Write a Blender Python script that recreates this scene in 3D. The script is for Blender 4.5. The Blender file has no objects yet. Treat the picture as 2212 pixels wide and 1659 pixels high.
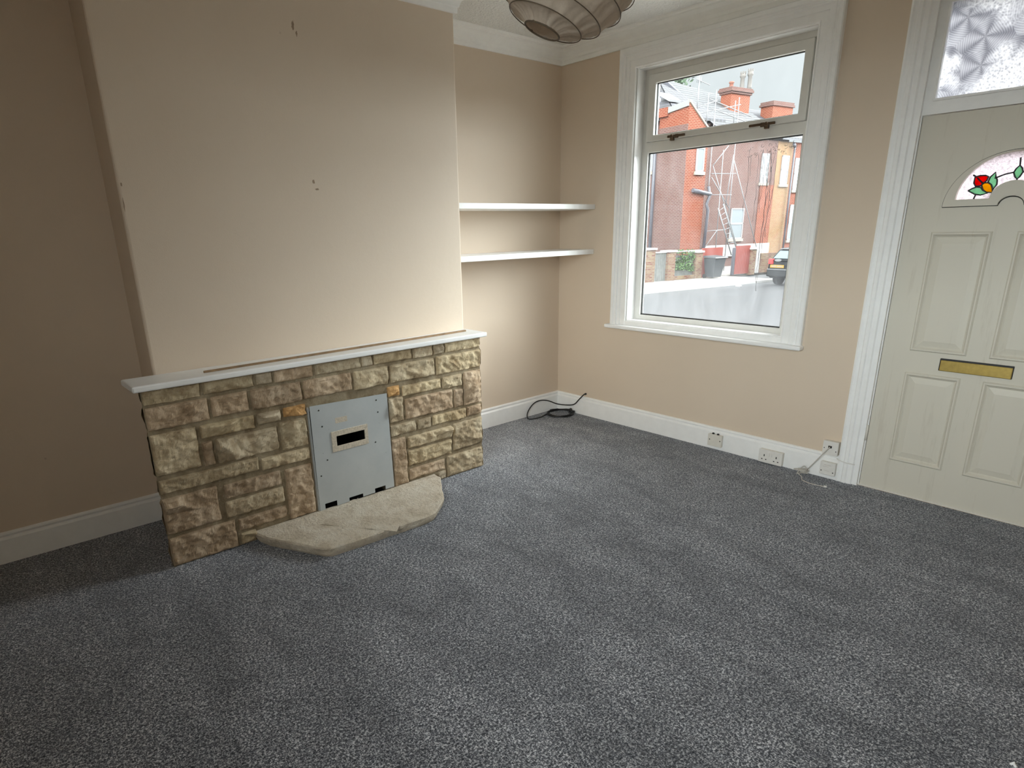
import bpy, bmesh, math, random
from mathutils import Vector, Matrix, noise, geometry
C = bpy.context.scene.collection
SC = bpy.context.scene
PI = math.pi

# ------------------------------------------------------------------ materials
def new_mat(name):
    m = bpy.data.materials.new(name); m.use_nodes = True
    nt = m.node_tree; nt.nodes.clear()
    out = nt.nodes.new('ShaderNodeOutputMaterial')
    return m, nt, out
def N(nt, t, **kw):
    n = nt.nodes.new(t)
    for k, v in kw.items():
        if k.startswith('i_'):
            n.inputs[k[2:].replace('_', ' ')].default_value = v
        else:
            setattr(n, k, v)
    return n
def L(nt, a, b): nt.links.new(a, b)
def rgb(c): return (c[0], c[1], c[2], 1.0)
def ramp(nt, fac, stops):
    r = nt.nodes.new('ShaderNodeValToRGB')
    el = r.color_ramp.elements
    while len(el) > len(stops): el.remove(el[-1])
    while len(el) < len(stops): el.new(0.5)
    for e, (p, c) in zip(el, stops):
        e.position = p; e.color = rgb(c) if len(c) == 3 else c
    L(nt, fac, r.inputs['Fac'])
    return r
def mixc(nt, fac, a, b, mode='MIX'):
    m = nt.nodes.new('ShaderNodeMix'); m.data_type = 'RGBA'; m.blend_type = mode
    for sock, v in ((m.inputs[0], fac), (m.inputs[6], a), (m.inputs[7], b)):
        if hasattr(v, 'is_output'): L(nt, v, sock)
        elif isinstance(v, (int, float)): sock.default_value = v
        else: sock.default_value = rgb(v)
    return m.outputs[2]
def math_(nt, op, a, b=None):
    m = nt.nodes.new('ShaderNodeMath'); m.operation = op
    for i, v in enumerate((a, b)):
        if v is None: continue
        if hasattr(v, 'is_output'): L(nt, v, m.inputs[i])
        else: m.inputs[i].default_value = v
    return m.outputs[0]
def coords(nt): return nt.nodes.new('ShaderNodeTexCoord').outputs['Object']
def noise_tex(nt, vec, scale, detail=3, rough=.5, dist=0.0):
    n = nt.nodes.new('ShaderNodeTexNoise')
    n.inputs['Scale'].default_value = scale; n.inputs['Detail'].default_value = detail
    n.inputs['Roughness'].default_value = rough; n.inputs['Distortion'].default_value = dist
    L(nt, vec, n.inputs['Vector'])
    return n.outputs['Fac']
def bump(nt, h, strength, dist=.01, normal=None):
    b = nt.nodes.new('ShaderNodeBump'); b.inputs['Strength'].default_value = strength
    b.inputs['Distance'].default_value = dist
    L(nt, h, b.inputs['Height'])
    if normal is not None: L(nt, normal, b.inputs['Normal'])
    return b.outputs['Normal']
def bsdf(nt, out, color, rough=.6, normal=None, metallic=0.0, spec=.5):
    p = nt.nodes.new('ShaderNodeBsdfPrincipled')
    if hasattr(color, 'is_output'): L(nt, color, p.inputs['Base Color'])
    else: p.inputs['Base Color'].default_value = rgb(color)
    if hasattr(rough, 'is_output'): L(nt, rough, p.inputs['Roughness'])
    else: p.inputs['Roughness'].default_value = rough
    p.inputs['Metallic'].default_value = metallic
    p.inputs['Specular IOR Level'].default_value = spec
    if normal is not None: L(nt, normal, p.inputs['Normal'])
    L(nt, p.outputs[0], out.inputs['Surface'])
    return p
def plain(name, col, rough=.6, metallic=0.0, var=.08, scale=30, bmp=0.0, spec=.5):
    m, nt, out = new_mat(name); v = coords(nt)
    n = noise_tex(nt, v, scale, 4)
    lo = tuple(c * (1 - var) for c in col); hi = tuple(min(1, c * (1 + var)) for c in col)
    col_ = ramp(nt, n, [(.3, lo), (.7, hi)]).outputs[0]
    nm = bump(nt, n, bmp, .003) if bmp else None
    bsdf(nt, out, col_, rough, nm, metallic, spec)
    return m

def wall_paint():
    m, nt, out = new_mat('magnolia wall paint'); v = coords(nt)
    big = noise_tex(nt, v, 1.1, 3)
    mid = noise_tex(nt, v, 7, 4, .6)
    c = ramp(nt, big, [(.3, (.650, .540, .425)), (.7, (.682, .572, .455))]).outputs[0]
    c = mixc(nt, math_(nt, 'MULTIPLY', ramp(nt, mid, [(.62, (0, 0, 0)), (.8, (1, 1, 1))]).outputs[0], .12), c, (.58, .47, .36))
    # small dents, filled holes and scuffs in the plaster
    vo = nt.nodes.new('ShaderNodeTexVoronoi'); vo.inputs['Scale'].default_value = 2.3
    L(nt, v, vo.inputs['Vector'])
    pit = ramp(nt, vo.outputs['Distance'], [(.0, (1, 1, 1)), (.016, (0, 0, 0))]).outputs[0]
    c = mixc(nt, math_(nt, 'MULTIPLY', pit, .55), c, (.30, .22, .15))
    fine = noise_tex(nt, v, 260, 3, .6)
    lump = noise_tex(nt, v, 22, 3, .55)
    n1 = bump(nt, fine, .22, .002)
    n2 = bump(nt, lump, .10, .006, n1)
    bsdf(nt, out, c, .55, n2, spec=.35)
    return m
def white_gloss(name='white gloss paint', col=(.88, .88, .87), rough=.35):
    m, nt, out = new_mat(name); v = coords(nt)
    n = noise_tex(nt, v, 16, 4, .6)
    c = ramp(nt, n, [(.3, tuple(x * .95 for x in col)), (.7, col)]).outputs[0]
    d = noise_tex(nt, v, 5, 6, .75)
    c = mixc(nt, math_(nt, 'MULTIPLY', ramp(nt, d, [(.66, (0, 0, 0)), (.80, (1, 1, 1))]).outputs[0], .2), c, (.6, .55, .47))
    bsdf(nt, out, c, rough, bump(nt, noise_tex(nt, v, 60, 3), .12, .003), spec=.4)
    return m
def ceiling_mat():
    m, nt, out = new_mat('stippled textured ceiling'); v = coords(nt)
    vo = nt.nodes.new('ShaderNodeTexVoronoi'); vo.inputs['Scale'].default_value = 70
    vo.feature = 'SMOOTH_F1'
    w = nt.nodes.new('ShaderNodeVectorMath'); w.operation = 'ADD'
    nn = nt.nodes.new('ShaderNodeTexNoise'); nn.inputs['Scale'].default_value = 18
    L(nt, v, nn.inputs['Vector']); sc = nt.nodes.new('ShaderNodeVectorMath'); sc.operation = 'SCALE'
    sc.inputs['Scale'].default_value = .05
    L(nt, nn.outputs['Color'], sc.inputs[0]); L(nt, v, w.inputs[0]); L(nt, sc.outputs[0], w.inputs[1])
    L(nt, w.outputs[0], vo.inputs['Vector'])
    n2 = noise_tex(nt, v, 110, 4, .7)
    h = math_(nt, 'ADD', vo.outputs['Distance'], math_(nt, 'MULTIPLY', n2, .8))
    c = ramp(nt, n2, [(.3, (.86, .86, .83)), (.7, (.91, .91, .88))]).outputs[0]
    bsdf(nt, out, c, .8, bump(nt, h, .9, .012))
    return m
def carpet_mat():
    m, nt, out = new_mat('grey twist pile carpet'); v = coords(nt)
    # every tuft is a short twisted yarn: two stretched noises give the worm-like fleck
    def fleck(ang, sx, sy, sc):
        mp = nt.nodes.new('ShaderNodeMapping'); mp.inputs['Rotation'].default_value = (0, 0, ang)
        mp.inputs['Scale'].default_value = (sx, sy, 1); L(nt, v, mp.inputs['Vector'])
        return noise_tex(nt, mp.outputs[0], sc, 2.2, .6, .8)
    f1 = fleck(.7, 1, 1.9, 105); f2 = fleck(-.55, 1.9, 1, 95); f3 = fleck(1.9, 1, 1.5, 240)
    f = math_(nt, 'ADD', math_(nt, 'MULTIPLY', math_(nt, 'ADD', f1, f2), .37), math_(nt, 'MULTIPLY', f3, .26))
    vo = nt.nodes.new('ShaderNodeTexVoronoi'); vo.inputs['Scale'].default_value = 150
    L(nt, v, vo.inputs['Vector'])
    base = ramp(nt, f, [(.425, (.010, .0108, .0135)), (.475, (.066, .070, .080)), (.52, (.175, .182, .197)), (.575, (.60, .61, .63))]).outputs[0]
    # pile brushed different ways by feet and the vacuum cleaner: broad soft streaks
    mp = nt.nodes.new('ShaderNodeMapping'); mp.inputs['Rotation'].default_value = (0, 0, .95)
    mp.inputs['Scale'].default_value = (.55, 1.6, 1); L(nt, v, mp.inputs['Vector'])
    b1 = noise_tex(nt, mp.outputs[0], 2.6, 5, .62, .9)
    b2 = noise_tex(nt, v, 6.5, 4, .6, .5)
    bb = math_(nt, 'ADD', math_(nt, 'MULTIPLY', b1, .65), math_(nt, 'MULTIPLY', b2, .35))
    k = ramp(nt, bb, [(.36, (.66, .66, .66)), (.5, (.98, .98, .98)), (.64, (1.32, 1.32, 1.32))]).outputs[0]
    c = mixc(nt, 1.0, base, k, 'MULTIPLY')
    h = math_(nt, 'ADD', f, math_(nt, 'MULTIPLY', vo.outputs['Distance'], .35))
    p = bsdf(nt, out, c, .95, bump(nt, h, 1.0, .008), spec=.15)
    p.inputs['Sheen Weight'].default_value = .35
    p.inputs['Sheen Roughness'].default_value = .5
    p.inputs['Sheen Tint'].default_value = (.85, .9, 1, 1)
    return m
def stone_mat(name, tinted=True, slab=False, dk=1.0):
    m, nt, out = new_mat(name); v = coords(nt)
    a = noise_tex(nt, v, 9, 6, .65, .4); b = noise_tex(nt, v, 55, 5, .7); g = noise_tex(nt, v, 300, 3, .6)
    if slab:
        c = ramp(nt, a, [(.28, (.50, .42, .31)), (.5, (.68, .60, .48)), (.72, (.78, .72, .61))]).outputs[0]
    else:
        c = ramp(nt, a, [(.25, (.17, .125, .075)), (.42, (.36, .285, .188)), (.62, (.56, .48, .35)), (.8, (.36, .275, .195))]).outputs[0]
    if dk != 1.0: c = mixc(nt, 1.0, c, (dk, dk * .97, dk * .9), 'MULTIPLY')
    if tinted:
        at = nt.nodes.new('ShaderNodeAttribute'); at.attribute_name = 'tint'
        c = mixc(nt, 1.0, c, at.outputs['Color'], 'MULTIPLY')
    c = mixc(nt, math_(nt, 'MULTIPLY', ramp(nt, b, [(.55, (0, 0, 0)), (.75, (1, 1, 1))]).outputs[0], .45), c, (.17, .12, .075))
    c = mixc(nt, math_(nt, 'MULTIPLY', ramp(nt, b, [(.25, (1, 1, 1)), (.42, (0, 0, 0))]).outputs[0], .35), c, (.58, .52, .42))
    n1 = bump(nt, g, .35, .003); n2 = bump(nt, b, .35 if not slab else .9, .008 if not slab else .02, n1)
    n3 = bump(nt, a, .3, .02, n2)
    bsdf(nt, out, c, .9, n3, spec=.2)
    return m
def metal_panel_mat():
    m, nt, out = new_mat('scuffed grey painted metal'); v = coords(nt)
    a = noise_tex(nt, v, 5, 5, .6); b = noise_tex(nt, v, 38, 5, .75, .3)
    c = ramp(nt, a, [(.3, (.40, .425, .43)), (.7, (.46, .485, .485))]).outputs[0]
    c = mixc(nt, math_(nt, 'MULTIPLY', ramp(nt, b, [(.66, (0, 0, 0)), (.72, (1, 1, 1))]).outputs[0], .75), c, (.16, .16, .155))
    d = noise_tex(nt, v, 21, 4, .7)
    c = mixc(nt, math_(nt, 'MULTIPLY', ramp(nt, d, [(.68, (0, 0, 0)), (.76, (1, 1, 1))]).outputs[0], .6), c, (.52, .49, .43))
    bsdf(nt, out, c, .5, bump(nt, a, .1, .01), .1)
    return m
def streak_mat(name, col, dark, rough=.45):
    m, nt, out = new_mat(name); v = coords(nt)
    mp = nt.nodes.new('ShaderNodeMapping'); mp.inputs['Scale'].default_value = (14, 14, 1.2); L(nt, v, mp.inputs['Vector'])
    s = noise_tex(nt, mp.outputs[0], 1.6, 5, .7)
    c = mixc(nt, math_(nt, 'MULTIPLY', ramp(nt, s, [(.58, (0, 0, 0)), (.78, (1, 1, 1))]).outputs[0], .35), col, dark)
    bsdf(nt, out, c, rough, bump(nt, noise_tex(nt, v, 220, 3), .08, .002), spec=.4)
    return m
def brick_mat(name, cols, mortar, haze=0.0, w=.225, h=.075, rot=True):
    m, nt, out = new_mat(name); v = coords(nt)
    mp = nt.nodes.new('ShaderNodeMapping'); mp.inputs['Rotation'].default_value = (0, 0, math.radians(9) if rot else 0)
    L(nt, v, mp.inputs['Vector'])
    sx = nt.nodes.new('ShaderNodeSeparateXYZ'); L(nt, mp.outputs[0], sx.inputs[0])
    cb = nt.nodes.new('ShaderNodeCombineXYZ')
    L(nt, math_(nt, 'ADD', sx.outputs[0], sx.outputs[1]), cb.inputs[0]); L(nt, sx.outputs[2], cb.inputs[1])
    bt = nt.nodes.new('ShaderNodeTexBrick'); bt.inputs['Scale'].default_value = 1
    bt.inputs['Brick Width'].default_value = w; bt.inputs['Row Height'].default_value = h
    bt.inputs['Mortar Size'].default_value = .011 * h / .075; bt.inputs['Color1'].default_value = rgb(cols[0])
    bt.inputs['Color2'].default_value = rgb(cols[1]); bt.inputs['Mortar'].default_value = rgb(mortar)
    L(nt, cb.outputs[0], bt.inputs['Vector'])
    n = noise_tex(nt, v, 2.2, 5, .65)
    c = mixc(nt, math_(nt, 'MULTIPLY', ramp(nt, n, [(.4, (0, 0, 0)), (.75, (1, 1, 1))]).outputs[0], .5), bt.outputs['Color'], cols[2])
    bsdf(nt, out, c, .9, bump(nt, bt.outputs['Fac'], -.3, .01), spec=.2)
    return m
def slate_mat(name, a, b, h=.2, w=.3, mort=(.06, .06, .07)):
    m, nt, out = new_mat(name); v = coords(nt)
    mp = nt.nodes.new('ShaderNodeMapping'); mp.inputs['Rotation'].default_value = (0, 0, math.radians(9)); L(nt, v, mp.inputs['Vector'])
    sx = nt.nodes.new('ShaderNodeSeparateXYZ'); L(nt, mp.outputs[0], sx.inputs[0])
    cb = nt.nodes.new('ShaderNodeCombineXYZ'); L(nt, sx.outputs[1], cb.inputs[0]); L(nt, sx.outputs[2], cb.inputs[1])
    bt = nt.nodes.new('ShaderNodeTexBrick'); bt.inputs['Scale'].default_value = 1
    bt.inputs['Brick Width'].default_value = w; bt.inputs['Row Height'].default_value = h; bt.inputs['Mortar Size'].default_value = .03
    bt.inputs['Color1'].default_value = rgb(a); bt.inputs['Color2'].default_value = rgb(b); bt.inputs['Mortar'].default_value = rgb(mort)
    L(nt, cb.outputs[0], bt.inputs['Vector'])
    bsdf(nt, out, bt.outputs['Color'], .7)
    return m
def glass_dirty(name, haze_lo, haze_hi, scale=3.0, tint=(.97, .985, .98), streaks=False):
    """Clear pane with a film of dust, smears and condensation runs on it."""
    m, nt, out = new_mat(name); v = coords(nt)
    tr = nt.nodes.new('ShaderNodeBsdfTransparent'); tr.inputs['Color'].default_value = rgb(tint)
    tl = nt.nodes.new('ShaderNodeBsdfTranslucent'); tl.inputs['Color'].default_value = (.88, .9, .93, 1)
    mp = nt.nodes.new('ShaderNodeMapping'); mp.inputs['Rotation'].default_value = (0, .6, 0); mp.inputs['Scale'].default_value = (2.2, 1, .8)
    L(nt, v, mp.inputs['Vector'])
    a = noise_tex(nt, mp.outputs[0], scale, 5, .62, 1.6)
    fac = ramp(nt, a, [(.3, (haze_lo,) * 3), (.72, (haze_hi,) * 3)]).outputs[0]
    if streaks:
        sx = nt.nodes.new('ShaderNodeSeparateXYZ'); L(nt, v, sx.inputs[0])
        low = nt.nodes.new('ShaderNodeMapRange'); low.inputs['From Min'].default_value = 1.25; low.inputs['From Max'].default_value = .86
        low.inputs['To Min'].default_value = 0; low.inputs['To Max'].default_value = .014
        L(nt, sx.outputs[2], low.inputs['Value'])
        fac = math_(nt, 'ADD', fac, low.outputs[0])
    gl = nt.nodes.new('ShaderNodeBsdfGlossy'); gl.inputs['Roughness'].default_value = .02
    fr = nt.nodes.new('ShaderNodeFresnel'); fr.inputs['IOR'].default_value = 1.3
    m1 = nt.nodes.new('ShaderNodeMixShader'); L(nt, fac, m1.inputs[0]); L(nt, tr.outputs[0], m1.inputs[1]); L(nt, tl.outputs[0], m1.inputs[2])
    m2 = nt.nodes.new('ShaderNodeMixShader'); L(nt, math_(nt, 'MULTIPLY', fr.outputs[0], .5), m2.inputs[0]); L(nt, m1.outputs[0], m2.inputs[1]); L(nt, gl.outputs[0], m2.inputs[2])
    L(nt, m2.outputs[0], out.inputs['Surface'])
    return m
def coloured_glass(name, col, clear=.35, tex=0):
    m, nt, out = new_mat(name); v = coords(nt)
    tl = nt.nodes.new('ShaderNodeBsdfTranslucent'); tr = nt.nodes.new('ShaderNodeBsdfTransparent')
    n = noise_tex(nt, v, 120 if tex else 40, 4, .6, .8)
    lo = tuple(c * (.62 if tex else .85) for c in col)
    c = ramp(nt, n, [(.38, lo), (.6, col)]).outputs[0]
    L(nt, c, tl.inputs['Color']); L(nt, c, tr.inputs['Color'])
    mx = nt.nodes.new('ShaderNodeMixShader'); mx.inputs[0].default_value = clear
    L(nt, tl.outputs[0], mx.inputs[1]); L(nt, tr.outputs[0], mx.inputs[2]); L(nt, mx.outputs[0], out.inputs['Surface'])
    return m
def frosted_leaf_glass():
    """Obscure glass pressed with star-shaped leaf fronds over a pebbled ground."""
    m, nt, out = new_mat('leaf patterned frosted glass'); v = coords(nt)
    sx = nt.nodes.new('ShaderNodeSeparateXYZ'); L(nt, v, sx.inputs[0])
    cb = nt.nodes.new('ShaderNodeCombineXYZ'); L(nt, sx.outputs[0], cb.inputs[0]); L(nt, sx.outputs[2], cb.inputs[1])
    vo = nt.nodes.new('ShaderNodeTexVoronoi'); vo.voronoi_dimensions = '2D'; vo.inputs['Scale'].default_value = 7.5
    L(nt, cb.outputs[0], vo.inputs['Vector'])
    d = nt.nodes.new('ShaderNodeVectorMath'); d.operation = 'SUBTRACT'
    sc = nt.nodes.new('ShaderNodeVectorMath'); sc.operation = 'SCALE'; sc.inputs['Scale'].default_value = 1.0
    L(nt, cb.outputs[0], sc.inputs[0]); L(nt, sc.outputs[0], d.inputs[0])
    L(nt, vo.outputs['Position'], d.inputs[1])
    s2 = nt.nodes.new('ShaderNodeSeparateXYZ'); L(nt, d.outputs[0], s2.inputs[0])
    ang = math_(nt, 'ARCTAN2', s2.outputs[1], s2.outputs[0])
    petal = math_(nt, 'ABSOLUTE', math_(nt, 'SINE', math_(nt, 'MULTIPLY', ang, 2.5)))
    veins = math_(nt, 'SINE', math_(nt, 'ADD', math_(nt, 'MULTIPLY', vo.outputs['Distance'], 95), math_(nt, 'MULTIPLY', petal, 7)))
    peb = nt.nodes.new('ShaderNodeTexVoronoi'); peb.inputs['Scale'].default_value = 95; L(nt, v, peb.inputs['Vector'])
    patch = ramp(nt, noise_tex(nt, v, 4.2, 2, .5), [(.44, (0, 0, 0)), (.56, (1, 1, 1))]).outputs[0]
    leafc = math_(nt, 'ADD', math_(nt, 'MULTIPLY', veins, .08), math_(nt, 'MULTIPLY', petal, .22))
    hh = mixc(nt, patch, peb.outputs['Distance'], leafc)
    c = ramp(nt, hh, [(.0, (.22, .22, .235)), (.25, (.36, .36, .37)), (.55, (.52, .52, .52))]).outputs[0]
    tl = nt.nodes.new('ShaderNodeBsdfTranslucent'); L(nt, c, tl.inputs['Color'])
    nm = bump(nt, hh, .9, .01); L(nt, nm, tl.inputs['Normal'])
    tr = nt.nodes.new('ShaderNodeBsdfTransparent'); L(nt, c, tr.inputs['Color'])
    mx = nt.nodes.new('ShaderNodeMixShader'); mx.inputs[0].default_value = .25
    L(nt, tl.outputs[0], mx.inputs[1]); L(nt, tr.outputs[0], mx.inputs[2]); L(nt, mx.outputs[0], out.inputs['Surface'])
    return m
def paper_mat():
    m, nt, out = new_mat('creased rice paper'); v = coords(nt)
    n = noise_tex(nt, v, 26, 6, .7, 1.0); f = noise_tex(nt, v, 300, 3)
    c = ramp(nt, n, [(.3, (.54, .45, .36)), (.7, (.66, .57, .47))]).outputs[0]
    df = nt.nodes.new('ShaderNodeBsdfDiffuse'); tl = nt.nodes.new('ShaderNodeBsdfTranslucent')
    L(nt, c, df.inputs['Color']); L(nt, c, tl.inputs['Color'])
    nm = bump(nt, f, .2, .002); L(nt, nm, df.inputs['Normal'])
    mx = nt.nodes.new('ShaderNodeMixShader'); mx.inputs[0].default_value = .22
    L(nt, df.outputs[0], mx.inputs[1]); L(nt, tl.outputs[0], mx.inputs[2]); L(nt, mx.outputs[0], out.inputs['Surface'])
    return m
def asphalt():
    m, nt, out = new_mat('pale worn asphalt'); v = coords(nt)
    a = noise_tex(nt, v, 60, 4, .7); b = noise_tex(nt, v, .6, 4, .6)
    c = ramp(nt, a, [(.35, (.04, .042, .045)), (.65, (.075, .077, .08))]).outputs[0]
    c = mixc(nt, ramp(nt, b, [(.4, (0, 0, 0)), (.7, (.5, .5, .5))]).outputs[0], c, (.06, .06, .06))
    bsdf(nt, out, c, .9, bump(nt, a, .4, .01))
    return m

M = {}
M['wall'] = wall_paint(); M['white'] = white_gloss(); M['upvc'] = white_gloss('off white window plastic', (.72, .71, .67), .3)
M['casing'] = white_gloss('thick white casing paint', (.90, .90, .89), .4)
M['ceiling'] = ceiling_mat(); M['cornice'] = white_gloss('white cornice emulsion', (.90, .90, .87), .7)
M['carpet'] = carpet_mat(); M['stone'] = stone_mat('split faced sandstone'); M['slab'] = stone_mat('riven sandstone slab', False, True)
M['mortar'] = stone_mat('brown sandy mortar', False, False, .6)
M['panel'] = metal_panel_mat(); M['soot'] = plain('sooty brick', (.012, .011, .010), .95)
M['fibre'] = plain('cream fibre seal', (.50, .44, .35), .85, var=.2, scale=90, bmp=.4)
M['door'] = streak_mat('cream door plastic', (.63, .595, .51), (.34, .29, .21))
M['black'] = plain('black rubber', (.012, .012, .013), .5)
M['gasket'] = plain('dark gasket and shadow line', (.02, .02, .018), .6)
M['plastic'] = plain('white socket plastic', (.70, .67, .60), .4, var=.04)
M['plastic2'] = plain('white socket plastic bright', (.74, .72, .68), .38, var=.04)
M['hole'] = plain('dark socket slot', (.02, .018, .015), .7)
M['cord'] = plain('greyed white flex', (.55, .52, .47), .5)
M['brass'] = plain('dull brass', (.50, .36, .11), .38, .85, .12, 40)
M['bronze'] = plain('rusty brown bronze', (.10, .062, .035), .5, .5, .3, 60)
M['wood'] = plain('bare brown wood strip', (.26, .165, .085), .7, var=.25, scale=25)
M['paper'] = paper_mat(); M['wire'] = plain('brown bamboo rib', (.10, .068, .04), .7)
M['pane'] = glass_dirty('grubby clear glass', .001, .008)
M['pane_low'] = glass_dirty('misted dirty glass', .002, .022, 3.2, streaks=True)
M['run'] = plain('grimy water run', (.09, .08, .08), .5)
M['frost'] = frosted_leaf_glass()
M['textured'] = coloured_glass('rippled clear glass', (.60, .56, .58), .45, 1)
M['red'] = coloured_glass('red stained glass', (.80, .03, .024), .5)
M['yellow'] = coloured_glass('amber stained glass', (.85, .54, .016), .5)
M['green'] = coloured_glass('pale green stained glass', (.40, .70, .48), .5)
M['lead'] = plain('dark lead came', (.03, .03, .035), .5, .3)
M['steel'] = plain('galvanised steel', (.17, .175, .18), .4, .35)
M['brick_red'] = brick_mat('bright red brick', ((.105, .016, .006), (.130, .022, .009), (.14, .036, .018)), (.20, .115, .075))
M['brick_dark'] = brick_mat('weathered and shaded dark brick', ((.070, .026, .020), (.085, .034, .026), (.10, .065, .055)), (.12, .095, .085))  # dark tone includes the shade on brick faces turned from the light
M['brick_buff'] = brick_mat('buff yellow brick', ((.16, .090, .036), (.19, .115, .05), (.17, .07, .036)), (.17, .13, .09))
M['brick_pier'] = brick_mat('patchy garden brick', ((.10, .03, .018), (.17, .12, .065), (.09, .045, .03)), (.15, .13, .10), rot=True)
M['slate'] = slate_mat('grey slate', (.026, .026, .028), (.036, .034, .034))
M['tile'] = slate_mat('grey concrete tile', (.042, .044, .046), (.052, .054, .056), h=.17, w=3.0, mort=(.010, .010, .012))
M['stone_pale'] = plain('pale sandstone sill', (.22, .19, .15), .85)
M['win_white'] = plain('white window paint', (.22, .22, .22), .4)
M['win_glass'] = plain('dark house window glass', (.16, .18, .19), .12)
M['pipe'] = plain('black cast iron pipe', (.05, .05, .06), .5)
M['coping'] = plain('dark stone coping', (.16, .16, .15), .85)
M['asphalt'] = asphalt(); M['bounce_ground'] = plain('pale bounce ground', (.62, .60, .56), .9, var=.12, scale=3); M['pave'] = plain('pale paving concrete', (.23, .22, .20), .9, var=.12, scale=3)  # first one: pale ground, added out of view to bounce light indoors
M['gate_red'] = streak_mat('red painted boards', (.17, .032, .022), (.10, .022, .016), .7)
M['bin'] = plain('dark grey bin plastic', (.035, .039, .043), .5, var=.15, scale=6)
M['leaf'] = plain('green leaves', (.055, .11, .03), .7, var=.4, scale=9)
M['leaf_dark'] = plain('grey green leaves', (.04, .065, .034), .7, var=.4, scale=4)
M['fence'] = plain('greyed boards', (.11, .115, .108), .8, var=.2, scale=8)
M['car'] = plain('dark grey car paint', (.02, .022, .024), .25, .3)
M['car_glass'] = plain('pale reflecting car glass', (.12, .17, .18), .1)
M['plate'] = plain('yellow number plate', (.28, .15, .016), .5)
M['tyre'] = plain('tyre rubber', (.02, .02, .02), .8)
M['lamp_red'] = plain('red lamp lens', (.5, .03, .03), .3)
M['pot'] = plain('clay chimney pot', (.10, .09, .08), .85)
M['pot_red'] = plain('red clay chimney pot', (.15, .055, .035), .85)
M['render'] = plain('white rendered wall', (.30, .30, .29), .9)
M['bark'] = plain('bark', (.14, .10, .07), .9)
M['scar'] = plain('bare brown plaster', (.33, .24, .165), .9); M['fluff'] = plain('white fluff', (.85, .85, .84), .9)

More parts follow.
